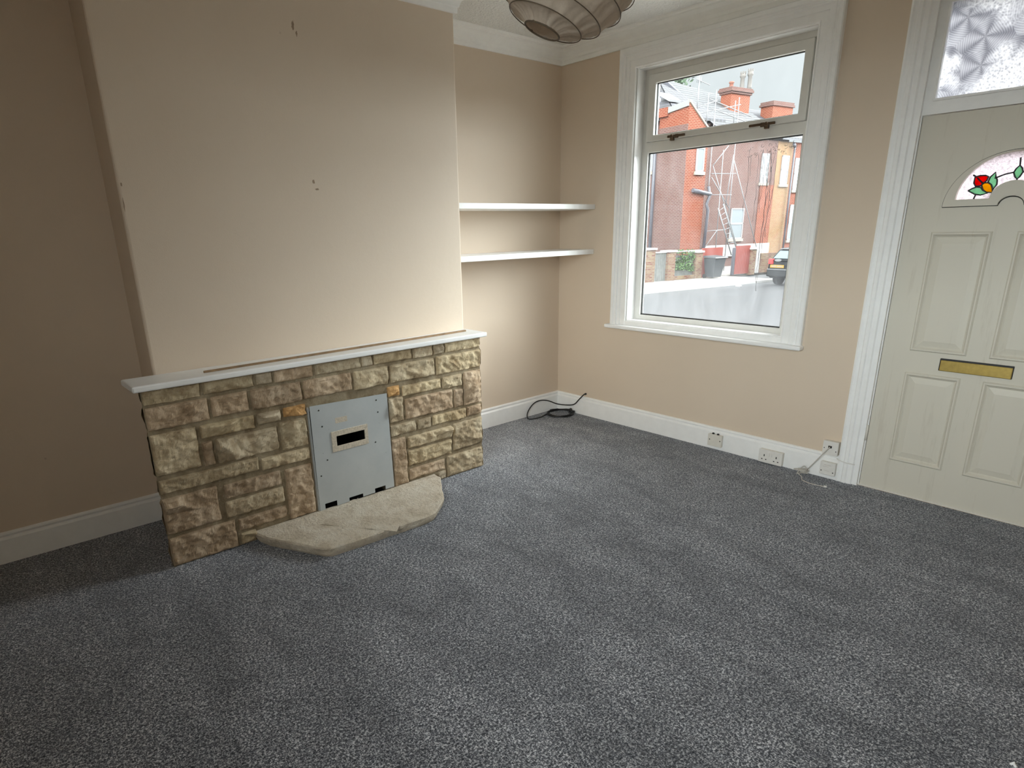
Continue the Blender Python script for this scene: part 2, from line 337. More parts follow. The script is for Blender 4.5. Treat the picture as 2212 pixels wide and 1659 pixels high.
# ------------------------------------------------------------------ mesh builder
class MB:
    def __init__(s, xf=None):
        s.bm = bmesh.new(); s.xf = xf
        s.tint = None
    def v(s, p):
        return s.bm.verts.new(s.xf(*p) if s.xf else p)
    def f(s, vs, smooth=False):
        try:
            fc = s.bm.faces.new(vs); fc.smooth = smooth; return fc
        except ValueError: return None
    def box(s, x0, x1, y0, y1, z0, z1):
        p = [s.v((x, y, z)) for z in (z0, z1) for y in (y0, y1) for x in (x0, x1)]
        for q in ((0, 2, 3, 1), (4, 5, 7, 6), (0, 1, 5, 4), (2, 6, 7, 3), (0, 4, 6, 2), (1, 3, 7, 5)):
            s.f([p[i] for i in q])
        return s
    def hexa(s, pts):      # 8 points: bottom 4 (ring), top 4 (ring)
        p = [s.v(q) for q in pts]
        for q in ((3, 2, 1, 0), (4, 5, 6, 7), (0, 1, 5, 4), (1, 2, 6, 5), (2, 3, 7, 6), (3, 0, 4, 7)):
            s.f([p[i] for i in q])
        return s
    def loft(s, rings, smooth=False, caps=True, closed=True):
        R = [[s.v(p) for p in r] for r in rings]
        n = len(R[0])
        for a, b in zip(R[:-1], R[1:]):
            for i in range(n if closed else n - 1):
                j = (i + 1) % n
                s.f([a[i], a[j], b[j], b[i]], smooth)
        if caps and closed:
            s.f(list(reversed(R[0]))); s.f(R[-1])
        return s
    def tube(s, path, r, n=8, caps=True):
        path = [Vector(p) for p in path]; rings = []
        up = Vector((0, 0, 1)); prev = None
        for i, p in enumerate(path):
            d = (path[min(i + 1, len(path) - 1)] - path[max(i - 1, 0)]).normalized()
            if prev is None:
                a = d.cross(up) if abs(d.dot(up)) < .95 else d.cross(Vector((1, 0, 0)))
            else: a = prev - d * prev.dot(d)
            a.normalize(); prev = a; b = d.cross(a)
            rr = r[i] if isinstance(r, (list, tuple)) else r
            rings.append([tuple(p + a * math.cos(t) * rr + b * math.sin(t) * rr) for t in [2 * PI * k / n for k in range(n)]])
        return s.loft(rings, True, caps)
    def lathe(s, c, prof, n=16, smooth=True, axis='z'):
        rings = []
        for r, h in prof:
            ring = []
            for k in range(n):
                t = 2 * PI * k / n; a, b = r * math.cos(t), r * math.sin(t)
                ring.append((c[0] + a, c[1] + b, c[2] + h) if axis == 'z' else ((c[0] + a, c[1] - h, c[2] + b) if axis == 'y' else (c[0] + h, c[1] + a, c[2] + b)))
            rings.append(ring)
        return s.loft(rings, smooth)
    def plate(s, outer, holes, d0, d1, to3):
        """plate of a 2-D outline with holes between depths d0 and d1; to3(a, b, d) gives the 3-D point"""
        loops = [outer] + holes
        tri = geometry.tessellate_polygon([[Vector((a, b, 0)) for a, b in l] for l in loops])
        flat = [p for l in loops for p in l]
        A = [s.v(to3(a, b, d0)) for a, b in flat]; B = [s.v(to3(a, b, d1)) for a, b in flat]
        for t in tri:
            s.f([A[i] for i in t]); s.f([B[i] for i in reversed(t)])
        k = 0
        for l in loops:
            n = len(l)
            for i in range(n):
                j = (i + 1) % n
                s.f([A[k + i], A[k + j], B[k + j], B[k + i]])
            k += n
        return s
    def sweep(s, path, prof, side=1, closed=False):
        """profile (distance from the wall, height) swept along a plan path with mitred corners"""
        P = [Vector(p) for p in path]; n = len(P); cols = []
        for i in range(n):
            def nrm(a, b):
                d = (b - a).normalized(); return Vector((-d.y, d.x)) * side
            if closed or 0 < i < n - 1:
                n1 = nrm(P[i - 1], P[i]); n2 = nrm(P[i], P[(i + 1) % n])
                m = (n1 + n2); m = m / (1 + n1.dot(n2))
            else:
                m = nrm(P[0], P[1]) if i == 0 else nrm(P[-2], P[-1])
            cols.append([(P[i].x + m.x * d, P[i].y + m.y * d, z) for d, z in prof])
        if closed: cols.append(cols[0])
        return s.loft(cols, False, not closed, True)
    def build(s, name, mat, parent=None, bevel=0, seg=2, weld=False, smooth=False):
        if weld: bmesh.ops.remove_doubles(s.bm, verts=s.bm.verts, dist=1e-5)
        bmesh.ops.recalc_face_normals(s.bm, faces=s.bm.faces)
        me = bpy.data.meshes.new(name); s.bm.to_mesh(me); s.bm.free()
        if smooth:
            for p in me.polygons: p.use_smooth = True
        me.materials.append(mat)
        o = bpy.data.objects.new(name, me); C.objects.link(o)
        if parent is not None:
            o.parent = parent
            q = parent; off = Vector((0, 0, 0))
            while q is not None: off += q.location; q = q.parent
            o.location = -off
        if bevel:
            b = o.modifiers.new('Bevel', 'BEVEL'); b.width = bevel; b.segments = seg; b.limit_method = 'ANGLE'; b.angle_limit = math.radians(40)
        return o
def tag(o, label, cat, group=None, kind=None):
    o['label'] = label; o['category'] = cat
    if group: o['group'] = group
    if kind: o['kind'] = kind
    return o
def thing(name, loc, label, cat, group=None):
    o = bpy.data.objects.new(name, None); C.objects.link(o); o.location = loc; o.empty_display_size = .1
    return tag(o, label, cat, group)
def struct(o): o['kind'] = 'structure'; return o
def rect(a0, a1, b0, b1): return [(a0, b0), (a1, b0), (a1, b1), (a0, b1)]
XZ = lambda a, b, d: (a, d, b)       # plate standing in a plane of constant Y
YZ = lambda a, b, d: (d, a, b)       # plate standing in a plane of constant X
def mbox(name, mat, parent, *b, bevel=0):
    return MB().box(*b).build(name, mat, parent, bevel)

# ------------------------------------------------------------------ the room
RX, RY, CZ = 4.25, -4.75, 2.73        # right wall, wall behind the camera, ceiling
WX0, WX1, WZ0, WZ1 = .69, 1.862, .813, 2.49     # window opening
DX0, DX1, DZ1 = 2.405, 3.285, 2.50              # door and fanlight opening
YL, YL0, YR, CD = -3.212, -3.165, -1.378, .46   # chimney breast

struct(mbox('floor', M['carpet'], None, -.3, RX + .3, RY - .3, .16, -.12, 0))
struct(mbox('ceiling', M['ceiling'], None, -.3, RX + .3, RY - .3, .16, CZ, CZ + .15))
struct(mbox('wall_left', M['wall'], None, -.3, 0, RY - .3, .16, 0, CZ))
struct(mbox('wall_right', M['wall'], None, RX, RX + .3, RY - .3, .16, 0, CZ))
w = MB().plate(rect(0, RX, 0, CZ), [rect(WX0, WX1, WZ0, WZ1), rect(DX0, DX1, .0005, DZ1)], 0, .135, XZ)
struct(w.build('wall_front', M['wall']))
BX0, BX1, BZ0, BZ1 = 2.55, 4.05, 1.10, 2.58          # opening for the added window behind the camera
w = MB().plate(rect(0, RX, 0, CZ), [rect(BX0, BX1, BZ0, BZ1)], RY - .3, RY, XZ)
struct(w.build('wall_back', M['wall']))
# chimney breast with a small fire opening behind the closing plate
FY0, FY1, FZ1 = -2.54, -2.11, .60
ch = MB()
def chim3(a, b, d): return (d if d < CD - .01 else CD, a if d > .1 else (YL0 if a < -3 else a), b)
ch.plate([(YL, 0), (FY0, 0), (FY0, FZ1), (FY1, FZ1), (FY1, 0), (YR, 0), (YR, CZ), (YL, CZ)], [], -.02, CD, chim3)
struct(ch.build('wall_chimney_breast', M['wall'], None, .012, 3))
def scar(y, z, ry, rz, seed, parent):
    r_ = random.Random(seed); n = 16
    p = [(y + ry * math.cos(2 * PI * k / n) * r_.uniform(.5, 1.1), z + rz * math.sin(2 * PI * k / n) * r_.uniform(.5, 1.1)) for k in range(n)]
    MB().plate(p, [], CD + .0002, CD + .0012, YZ).build('plaster_scar', M['scar'], parent)
br = bpy.data.objects['wall_chimney_breast']
for q in ((-2.345, 2.415, .008, .026, 1), (-2.33, 2.385, .005, .014, 2), (-2.318, 1.735, .007, .012, 3), (-2.302, 1.700, .012, .006, 4), (-3.196, 1.70, .004, .010, 5), (-3.2, 1.62, .003, .03, 6)): scar(*q, br)
fb = MB(); fb.box(.04, .09, FY0, FY1, 0, FZ1); fb.box(.09, CD, FY0, FY0 + .01, 0, FZ1); fb.box(.09, CD, FY1 - .01, FY1, 0, FZ1); fb.box(.09, CD, FY0, FY1, FZ1 - .01, FZ1); fb.box(.09, .62, FY0, FY1, 0.0, .02)
o = fb.build('fireback', M['soot']); tag(o, 'sooty black lining of the fire opening behind the grey metal plate', 'fireback')
struct(o)

CORN = [(0, 2.625), (.014, 2.625), (.016, 2.650), (.022, 2.655), (.026, 2.672), (.044, 2.694), (.066, 2.708), (.072, 2.709), (.074, 2.716), (.088, 2.718), (.092, 2.722), (.096, CZ), (0, CZ)]
plan = [(0, RY), (0, YL0), (CD, YL), (CD, YR), (0, YR), (0, 0), (RX, 0), (RX, RY)]
struct(MB().sweep(plan, CORN, -1, True).build('trim_1', M['cornice']))
BASE = [(0, .153), (.007, .153), (.013, .149), (.0155, .142), (.013, .136), (.0095, .133), (.0095, .129), (.018, .124), (.0215, .119), (.022, .0), (0, .0)]
struct(MB().sweep([(0, RY), (0, YL0)], BASE, -1).build('baseboard_left', M['white']))
struct(MB().sweep([(0, YR), (0, 0), (2.302, 0)], BASE, -1).build('baseboard_front', M['white']))
struct(MB().sweep([(3.40, 0), (RX, 0), (RX, RY), (0, RY)], BASE, -1).build('baseboard_right', M['white']))

# ------------------------------------------------------------------ window
def root(name, loc):
    o = bpy.data.objects.new(name, None); C.objects.link(o); o.location = loc; o.empty_display_size = .1; o['kind'] = 'structure'; return o
win = root('window_1', (1.276, 0, .78))
CAS = [(0, 0), (0, .028), (.006, .034), (.026, .034), (.032, .026), (.040, .026), (.044, .030), (.052, .030), (.056, .022), (.078, .020), (.082, .014), (.118, .014), (.124, .018), (.130, .014), (.130, 0)]
def casing(x0, x1, z0, z1, prof):
    mb = MB(); cols = []
    for (cx, cz, sx, sz) in ((x0, z0, 1, 0), (x0, z1, 1, -1), (x1, z1, -1, -1), (x1, z0, -1, 0)):
        cols.append([(cx + sx * d, -h, cz + sz * d) for d, h in prof])
    return mb.loft(cols)
casing(.557, 1.992, .776, 2.62, CAS).build('casing', M['casing'], win)
mbox('apron_board', M['casing'], win, .687, 1.864, -.014, -.0005, .776, .813, bevel=.002)
mbox('window_sill', M['casing'], win, .522, 2.004, -.058, -.0005, .752, .780, bevel=.009)
MB().plate(rect(WX0, WX1, WZ0, WZ1), [rect(.697, 1.855, .82, 2.483)], -.004, .085, XZ).build('reveal_lining', M['white'], win)
MB().plate(rect(WX0, WX1, WZ0, WZ1), [rect(.747, 1.804, .852, 1.968), rect(.735, 1.815, 2.034, 2.45)], .08, .126, XZ).build('outer_frame', M['upvc'], win, .004)
MB().plate(rect(.749, 1.802, .854, 1.966), [rect(.754, 1.797, .861, 1.960)], .096, .110, XZ).build('lower_gasket', M['gasket'], win)
sash = MB().plate(rect(.735, 1.813, 2.036, 2.448), [rect(.792, 1.766, 2.074, 2.394)], .066, .120, XZ).build('opening_sash', M['upvc'], win, .005)
MB().plate(rect(.790, 1.768, 2.072, 2.396), [rect(.797, 1.761, 2.078, 2.389)], .088, .100, XZ).build('upper_gasket', M['gasket'], sash)
mbox('upper_pane', M['pane'], sash, .788, 1.770, .104, .108, 2.070, 2.398)
lowp = mbox('lower_pane', M['pane_low'], win, .746, 1.805, .112, .116, .850, 1.970)
def handle(xl, xr, xp, z, flip):
    mb = MB(); mb.box(xl, xr, .050, .062, z - .006, z + .009); mb.box(xp - .03 * flip - .012, xp - .03 * flip + .012, .054, .067, z - .012, z + .012)
    h = mb.build('handle', M['bronze'], sash, .003)
    m2 = MB(); m2.box(xp - .012, xp + .012, .045, .067, z - .026, z + .010); m2.lathe((xp, .048, z), [(.011, 0), (.013, .004), (.009, .009)], 12, True, 'y')
    m2.build('catch', M['bronze'], h, .003)
handle(.915, 1.045, .952, 2.048, -1)
handle(1.486, 1.645, 1.597, 2.042, 1)
# runs of condensation and grime on the inner face of the lower pane
rng = random.Random(5)
def runs(n, x0, x1, zt, zlo, zhi, nm):
    mb = MB()
    for i in range(n):
        x = rng.uniform(x0, x1); z = zt + rng.uniform(-.03, .02); zb = rng.uniform(zlo, zhi); p = []
        while z > zb:
            p.append((x, .1112, z)); z -= .03; x += rng.uniform(-.006, .006)
        if len(p) > 2: mb.tube(p, [rng.uniform(.0006, .0015) for _ in p], 5)
    return mb.build(nm, M['run'], lowp)
runs(9, 1.47, 1.66, 1.90, 1.50, 1.80, 'grime_run'); runs(5, 1.53, 1.70, 1.88, .98, 1.5, 'grime_run')
mb = MB()
for i in range(46):
    x = rng.uniform(1.46, 1.78); z = 1.905 + rng.uniform(-.03, .03); r = rng.uniform(.003, .009); th = rng.uniform(0, 6); n = rng.randint(3, 6)
    mb.tube([(x + r * math.cos(th + k * .9), .1112, z + r * math.sin(th + k * .9)) for k in range(n)], .0009, 4)
mb.build('grime_curl', M['run'], lowp)

# ------------------------------------------------------------------ front door
door = root('door_1', (2.843, .03, 0))
DCAS = [(0, 0), (0, .024), (.010, .028), (.018, .024), (.030, .024), (.036, .030), (.052, .031), (.058, .024), (.064, .027), (.082, .026), (.088, .018), (.115, .018), (.115, 0)]
casing(2.298, 3.392, 0, 2.612, DCAS).build('door_casing', M['casing'], door)
MB().plate(rect(DX0, DX1, .001, DZ1), [rect(2.417, 3.273, .002, 1.972), rect(2.452, 3.238, 2.032, 2.455)], .004, .11, XZ).build('door_frame', M['casing'], door, .003)
MB().plate(rect(2.450, 3.240, 2.030, 2.457), [rect(2.462, 3.228, 2.042, 2.445)], -.004, .020, XZ).build('glazing_bead', M['casing'], door, .003)
mbox('fanlight_pane', M['frost'], door, 2.455, 3.235, .030, .036, 2.035, 2.452)
FXc, FZ = 2.843, 1.540
def arch(rx, rz, rix, riz, zo, n=28, ni=14):
    a = [(FXc + rx * math.cos(PI - PI * k / n), FZ + zo + rz * math.sin(PI * k / n)) for k in range(n + 1)]
    b = [(FXc + rix * math.cos(PI * k / ni), FZ + zo + riz * math.sin(PI * k / ni)) for k in range(ni + 1)]
    return a + b
panels = [rect(2.551, 2.794, .822, 1.418), rect(2.896, 3.135, .822, 1.418), rect(2.550, 2.793, .199, .697), rect(2.894, 3.134, .199, .697)]
fan_out = arch(.258, .230, .060, .050, .003)
slab = MB().plate(rect(2.420, 3.270, .003, 1.968), [fan_out] + panels, .012, .056, XZ)
slab.build('door_leaf', M['door'], door)
for r in panels:
    x0, x1, z0, z1 = r[0][0], r[1][0], r[0][1], r[2][1]
    rings = []
    for ins, h in ((-.004, .012), (-.004, .008), (.002, .002), (.008, .002), (.016, .012), (.022, .016), (.052, .008), (.054, .008)):
        rings.append([(x0 + ins, h, z0 + ins), (x1 - ins, h, z0 + ins), (x1 - ins, h, z1 - ins), (x0 + ins, h, z1 - ins)])
    mb = MB(); mb.loft(rings, False, False); q = rings[-1]; mb.f([mb.v(p) for p in q])
    mb.build('moulded_panel', M['door'], door)
fan = MB().plate(arch(.270, .240, .050, .040, 0), [arch(.222, .204, .086, .076, .032)], .000, .05, XZ).build('stained_fanlight', M['door'], door, .006)
MB().plate(arch(.225, .207, .083, .073, .030), [], .022, .026, XZ).build('rippled_pane', M['textured'], fan)
def poly_glass(nm, mat, pts, mir):
    pts = [((2 * FXc - x if mir else x), z) for x, z in pts]
    MB().plate(pts, [], .0175, .0215, XZ).build(nm, mat, fan)
    MB().tube([(x, .0185, z) for x, z in pts + pts[:2]], .0036, 6).build('lead_line', M['lead'], fan)
RED = [(2.681, 1.672), (2.70, 1.677), (2.722, 1.676), (2.734, 1.670), (2.730, 1.652), (2.717, 1.642), (2.71, 1.631), (2.69, 1.630), (2.681, 1.645)]
YEL = [(2.713, 1.634), (2.722, 1.643), (2.736, 1.644), (2.750, 1.634), (2.758, 1.618), (2.761, 1.598), (2.738, 1.600), (2.722, 1.612)]
LF1 = [(2.736, 1.646), (2.741, 1.668), (2.758, 1.688), (2.762, 1.668), (2.770, 1.653), (2.772, 1.634), (2.762, 1.612), (2.752, 1.632)]
LF2 = [(2.664, 1.611), (2.678, 1.620), (2.694, 1.627), (2.712, 1.624), (2.722, 1.611), (2.742, 1.596), (2.717, 1.589), (2.693, 1.594)]
for mir in (False, True):
    poly_glass('red_petal', M['red'], RED, mir); poly_glass('amber_petal', M['yellow'], YEL, mir)
    poly_glass('green_leaf', M['green'], LF1, mir); poly_glass('green_leaf', M['green'], LF2, mir)
    mx = (lambda x: 2 * FXc - x) if mir else (lambda x: x)
    mb = MB()
    for ln in ([(2.759, 1.661), (2.795, 1.676), (2.826, 1.682)], [(2.697, 1.590), (2.692, 1.571)], [(2.764, 1.598), (2.776, 1.588)], [(2.683, 1.674), (2.672, 1.682)], [(2.690, 1.668), (2.716, 1.642)]):
        mb.tube([(mx(x), .0185, z) for x, z in ln], .0036, 6)
    mb.build('lead_line', M['lead'], fan)
LF3 = [(2.826, 1.681), (2.832, 1.697), (2.8435, 1.711), (2.855, 1.697), (2.860, 1.681), (2.852, 1.662), (2.8435, 1.652), (2.834, 1.662)]
poly_glass('green_leaf', M['green'], LF3, False)
mb = MB(); mb.tube([(2.8435, .0185, 1.652), (2.842, .0185, 1.648 - .03)], .0036, 6); mb.tube([(2.8435, .0185, 1.711), (2.84, .0185, 1.744)], .0036, 6)
mb.build('lead_line', M['lead'], fan)
MB().tube([(x, .0122, z) for x, z in (lambda q: q + q[:1])(arch(.272, .242, .048, .038, -.001))], .0024, 6).build('fanlight_shadow_line', M['gasket'], door)  # dark line drawn for the shadow gap round the raised frame
lb = mbox('letter_plate', M['black'], door, 2.693, 2.999, .004, .013, .729, .794, bevel=.003)
mbox('brass_flap', M['brass'], lb, 2.698, 2.996, -.001, .006, .730, .786, bevel=.003)
mb = MB(); mb.box(2.408, 2.4165, -.006, .006, .285, .365); mb.tube([(2.4175, -.006, .28), (2.4175, -.006, .37)], .005, 8); mb.build('hinge', M['plastic'], door)
mb = MB(); mb.box(2.408, 2.4165, -.006, .006, 1.60, 1.68); mb.tube([(2.4175, -.006, 1.595), (2.4175, -.006, 1.685)], .005, 8); mb.build('hinge', M['casing'], door)
mbox('threshold', M['coping'], door, 2.417, 3.273, .014, .11, -.002, .0015)

# unseen window added behind the camera to let in more daylight
added_win = root('added_window', (3.3, RY, 1.10))
MB().plate(rect(BX0, BX1, BZ0, BZ1), [rect(BX0 + .05, 3.27, BZ0 + .05, BZ1 - .05), rect(3.33, BX1 - .05, BZ0 + .05, BZ1 - .05)], RY - .16, RY - .09, XZ).build('outer_frame', M['upvc'], added_win, .004)
for a in (BX0 + .04, 3.32): mbox('pane', M['pane'], added_win, a, a + .69, RY - .13, RY - .126, BZ0 + .04, BZ1 - .04)
MB().plate(rect(BX0 - .1, BX1 + .1, BZ0 - .06, BZ1 + .1), [rect(BX0, BX1, BZ0, BZ1)], RY + .0005, RY + .02, XZ).build('casing', M['casing'], added_win, .004)

# ------------------------------------------------------------------ stone fireplace
fp = thing('stone_fireplace', (.55, -2.35, 0), 'wide split stone fireplace surround built against the plastered chimney breast', 'fireplace')
SY0, SY1, SZ1 = -3.312, -1.394, .857
body = MB()
back = [(SY0, 0), (FY0 - .02, 0), (FY0 - .02, .61), (FY1 + .01, .61), (FY1 + .01, 0), (SY1, 0), (SY1, SZ1), (SY0, SZ1)]
def body3(a, b, d): return (d, a if d > .5 else (a + .05 if a < -3 else (a - .012 if a > -1.5 else a)), b)
body.plate(back, [], CD - .005, .625, body3)
# chimney breast is narrower than the surround: the slab reaches back beside it
body.build('mortar_bed', M['mortar'], fp)
STONES = [(-3.312,-3.068,.787,.857),(-3.054,-2.822,.792,.855),(-2.806,-2.728,.795,.853),(-2.714,-2.511,.791,.857),(-2.498,-2.236,.793,.855),(-2.224,-2.166,.796,.856),(-2.150,-1.904,.794,.856),(-1.891,-1.762,.791,.856),(-1.748,-1.675,.791,.857),(-1.660,-1.394,.793,.857),
(-3.312,-3.044,.672,.777),(-3.030,-2.858,.680,.777),(-2.843,-2.588,.676,.777),(-2.572,-2.298,.680,.777),(-2.283,-2.071,.676,.777),(-2.052,-1.748,.674,.776),(-1.733,-1.394,.668,.779),
(-3.096,-2.842,.588,.652),(-2.826,-2.708,.597,.652),(-2.694,-2.575,.607,.657),(-2.080,-2.000,.598,.656),(-1.982,-1.708,.585,.646),(-1.694,-1.549,.574,.648),(-1.530,-1.394,.441,.653),
(-3.312,-3.115,.458,.652),(-3.101,-3.053,.452,.570),(-3.036,-2.737,.450,.572),(-2.720,-2.578,.438,.588),(-2.080,-1.983,.441,.586),(-1.967,-1.622,.443,.566),(-1.608,-1.542,.443,.558),
(-3.314,-2.850,.368,.436),(-2.836,-2.577,.360,.424),(-2.080,-1.904,.361,.427),(-1.884,-1.791,.362,.424),(-1.778,-1.521,.365,.426),(-1.510,-1.394,.367,.428),
(-3.314,-3.066,.168,.345),(-3.034,-2.746,.263,.339),(-3.040,-2.742,.164,.249),(-2.726,-2.578,.055,.334),(-2.080,-1.980,.050,.342),(-1.963,-1.644,.262,.334),(-1.628,-1.394,.167,.342),(-1.965,-1.645,.154,.247),
(-3.314,-3.006,.004,.148),(-2.990,-2.738,.078,.142),(-2.988,-2.915,.004,.062),(-1.966,-1.703,.066,.133),(-1.760,-1.699,.004,.056),(-1.684,-1.394,.004,.140)]
def stones(seed):
    mb = MB(); bm = mb.bm
    tl = bm.verts.layers.float_color.new('tint')
    rnd = random.Random(seed)
    for (y0, y1, z0, z1) in STONES:
        if y0 > -3.3: y0 -= .0025
        if y1 < -1.4: y1 += .0025
        z0 = max(.002, z0 - .003); z1 = min(.857, z1 + .002)
        w, h = y1 - y0, z1 - z0
        ny, nz = max(7, int(w / .0068)), max(6, int(h / .0068))
        proud = rnd.uniform(.040, .064) * (.62 if z1 > .84 else 1)
        sd = Vector((rnd.uniform(0, 99), rnd.uniform(0, 99), rnd.uniform(0, 99)))
        # conchoidal chips: a few tilted planes cut the rock face
        planes = []
        for k in range(rnd.randint(5, 8) + int(w / .09)):
            cu, cv = rnd.uniform(.1, .9), rnd.uniform(.1, .9); th = rnd.uniform(0, 2 * PI); st = min(1.5, rnd.uniform(.35, 1.5) * proud / (.5 * max(w, h) ** .5 * min(w, h) ** .5))
            planes.append((cu, cv, math.cos(th) * st, math.sin(th) * st, rnd.uniform(.62, 1.05) * proud))
        t = rnd.random(); v = rnd.uniform(.84, 1.10)
        tint = (v * (1.0 + .05 * t), v * (1.0 + .01 * t), v * (1.02 - .12 * t), 1) if rnd.random() > .22 else (v * 1.0, v * .91, v * .88, 1)
        if abs(z0 - .6) < .012 and (abs(y0 + 2.696) < .004 or abs(y0 + 2.0825) < .004): tint = (1.28, .92, .56, 1)
        G = []
        for j in range(nz + 1):
            row = []
            for i in range(ny + 1):
                u, q = i / ny, j / nz
                y = y0 + w * u; z = z0 + h * q
                e = min(u * w, (1 - u) * w, q * h, (1 - q) * h)
                wob = noise.noise(Vector((y * 30, z * 30, 1)) + sd) * .004
                hh = 9
                for cu, cv, a, b, c0 in planes:
                    hh = min(hh, c0 + a * (u - cu) * w + b * (q - cv) * h + .0035 * noise.noise(Vector((y * 22, z * 22, cu * 9)) + sd))
                hh = max(.017 + .006 * noise.noise(Vector((y * 26, z * 30, 8)) + sd), min(hh, proud)) + .016 * (abs(noise.noise(Vector((y * 13, z * 17, 2)) + sd)) - .2)
                hh += noise.fractal(Vector((y * 34, z * 38, 3)) + sd, .8, 2.1, 5) * .0060
                hh = max(.007, hh)
                edge = min(1.0, max(0.0, (e + wob * .6)) / .010)
                x = .622 + hh * (edge ** .5) if e > 1e-6 else .617
                vt = bm.verts.new((x, y + (wob if 0 < i < ny else 0), z + (wob if 0 < j < nz else 0)))
                vt[tl] = tint; row.append(vt)
            G.append(row)
        for j in range(nz):
            for i in range(ny):
                f = bm.faces.new((G[j][i], G[j][i + 1], G[j + 1][i + 1], G[j + 1][i])); f.smooth = False
    return mb.build('stone_facing', M['stone'], fp)
stones(11)
# rough quoin ends returning along the left and right sides
rnd = random.Random(4)
for side, yy in ((-1, SY0), (1, SY1)):
    mb = MB(); tl = mb.bm.verts.layers.float_color.new('tint'); n = 9; m_ = 40; G = []
    sd = Vector((rnd.uniform(0, 50), side * 7, 0))
    for j in range(m_ + 1):
        row = []
        for i in range(n + 1):
            x = .47 + .155 * i / n; z = .004 + .852 * j / m_
            joint = min(abs(z - q) for q in (.157, .355, .444, .663, .785))
            h_ = (.003 + .010 * max(0, noise.noise(Vector((x * 18, z * 18, 0)) + sd) + .4)) if joint > .012 and 0 < i else -.003
            vt = mb.bm.verts.new((x, yy - side * (.626 - x) * (.29 if side < 0 else .07) + side * h_, z)); vt[tl] = (1, .97, .92, 1); row.append(vt)
        G.append(row)
    for j in range(m_):
        for i in range(n): mb.bm.faces.new((G[j][i], G[j][i + 1], G[j + 1][i + 1], G[j + 1][i]))
    mb.build('quoin', M['stone'], fp)
mbox('mantel_shelf', M['white'], fp, CD + .002, .672, -3.348, -1.366, .858, .886, bevel=.007)

hs = thing('hearth_slab', (.85, -2.35, 0), 'low buff stone hearth slab with clipped corners on the carpet', 'hearth')
hp = [(.63, -2.925), (.66, -2.925), (.74, -2.905), (.90, -2.825), (1.035, -2.752), (1.062, -2.722), (1.073, -2.60), (1.083, -2.40), (1.092, -2.20), (1.085, -2.118), (1.055, -2.075), (.985, -1.990), (.955, -1.958), (.86, -1.90), (.70, -1.79), (.63, -1.785)]
mb = MB(); bm = mb.bm
def hring(scale_in, z, amp, sd):
    out = []
    cx, cy = .70, -2.36; m_ = 6
    for k in range(len(hp)):
        a, b = Vector(hp[k]), Vector(hp[(k + 1) % len(hp)])
        for s_ in range(m_):
            p = a.lerp(b, s_ / m_); d = (p - Vector((cx, cy)))
            q = p - d.normalized() * scale_in
            if q.x < .63: q.x = .63
            j = noise.noise(Vector((p.x * 14, p.y * 14, sd))) * amp
            q = q + d.normalized() * j
            out.append((q.x, q.y, z + noise.noise(Vector((p.x * 9, p.y * 9, sd + 4))) * amp * .3))
    return out
rings = [hring(.016, 0, .004, 1), hring(.008, .014, .007, 2), hring(.003, .030, .007, 3), hring(.0, .046, .005, 2), hring(.006, .0525, .004, 5)]
for s_ in (.04, .09, .15, .22, .30, .40, .50): rings.append(hring(s_, .0535 + .0025 * noise.noise(Vector((s_ * 30, 0, 0))), .010, 7 + s_))
mb.loft(rings, False, True)
mb.build('slab', M['slab'], hs)

PX = .640
cp = thing('fireplace_cover_plate', (PX, -2.325, .045), 'grey metal plate with a letterbox slot closing off the fire opening', 'cover plate')
PY0, PY1, PZ0, PZ1 = -2.562, -2.088, .060, .634
out = [(PY0, PZ0 - .012), (-2.531, PZ0 - .010), (-2.531, PZ0 + .026), (-2.459, PZ0 + .026), (-2.459, PZ0 - .006), (-2.384, PZ0 - .004), (-2.384, PZ0 + .018), (-2.296, PZ0 + .018), (-2.296, PZ0 - .002), (-2.218, PZ0), (-2.218, PZ0 + .024), (-2.147, PZ0 + .024), (-2.147, PZ0), (PY1, PZ0), (PY1 - .006, PZ1 - .008), (PY0 + .004, PZ1 + .006)]
MB().plate(out, [rect(-2.428, -2.252, .392, .452)], PX, PX + .003, YZ).build('metal_sheet', M['panel'], cp)
MB().box(PX - .02, PX, PY0 - .006, PY0 + .001, PZ0 - .01, PZ1).build('folded_edge', M['panel'], cp, .002)
fr = MB().plate(rect(-2.455, -2.234, .364, .479), [rect(-2.426, -2.254, .394, .449)], PX - .001, PX + .007, YZ).build('slot_frame', M['fibre'], cp, .002)
for yy, zz in ((-2.51, .61), (-2.50, .52), (-2.165, .60), (-2.16, .53), (-2.19, .36), (-2.49, .33), (-2.535, .25)):
    MB().lathe((PX + .003, yy, zz), [(.0045, 0), (.004, .0015)], 8, True, 'x').build('screw_hole', M['hole'], cp)
MB().box(PX + .0028, PX + .0035, -2.423, -2.352, .520, .550).build('label_remnant', M['fibre'], cp)

o = MB().hexa([(.592, -3.03, .886), (.600, -3.03, .886), (.557, -1.44, .886), (.540, -1.44, .886), (.594, -3.03, .896), (.600, -3.03, .896), (.557, -1.44, .896), (.542, -1.44, .896)]).build('wooden_strip', M['wood'])
tag(o, 'thin strip of bare brown wood lying along the white mantel', 'wood strip')

# alcove shelves
for z0, z1, lab in ((1.613, 1.648, 'upper of the two white painted alcove shelves beside the window'), (1.290, 1.325, 'lower of the two white painted alcove shelves beside the window')):
    o = MB().box(.001, .358, YR + .001, -.001, z0, z1).build('alcove_shelf', M['white'], None, .003); tag(o, lab, 'shelf', 'white shelves in the alcove')

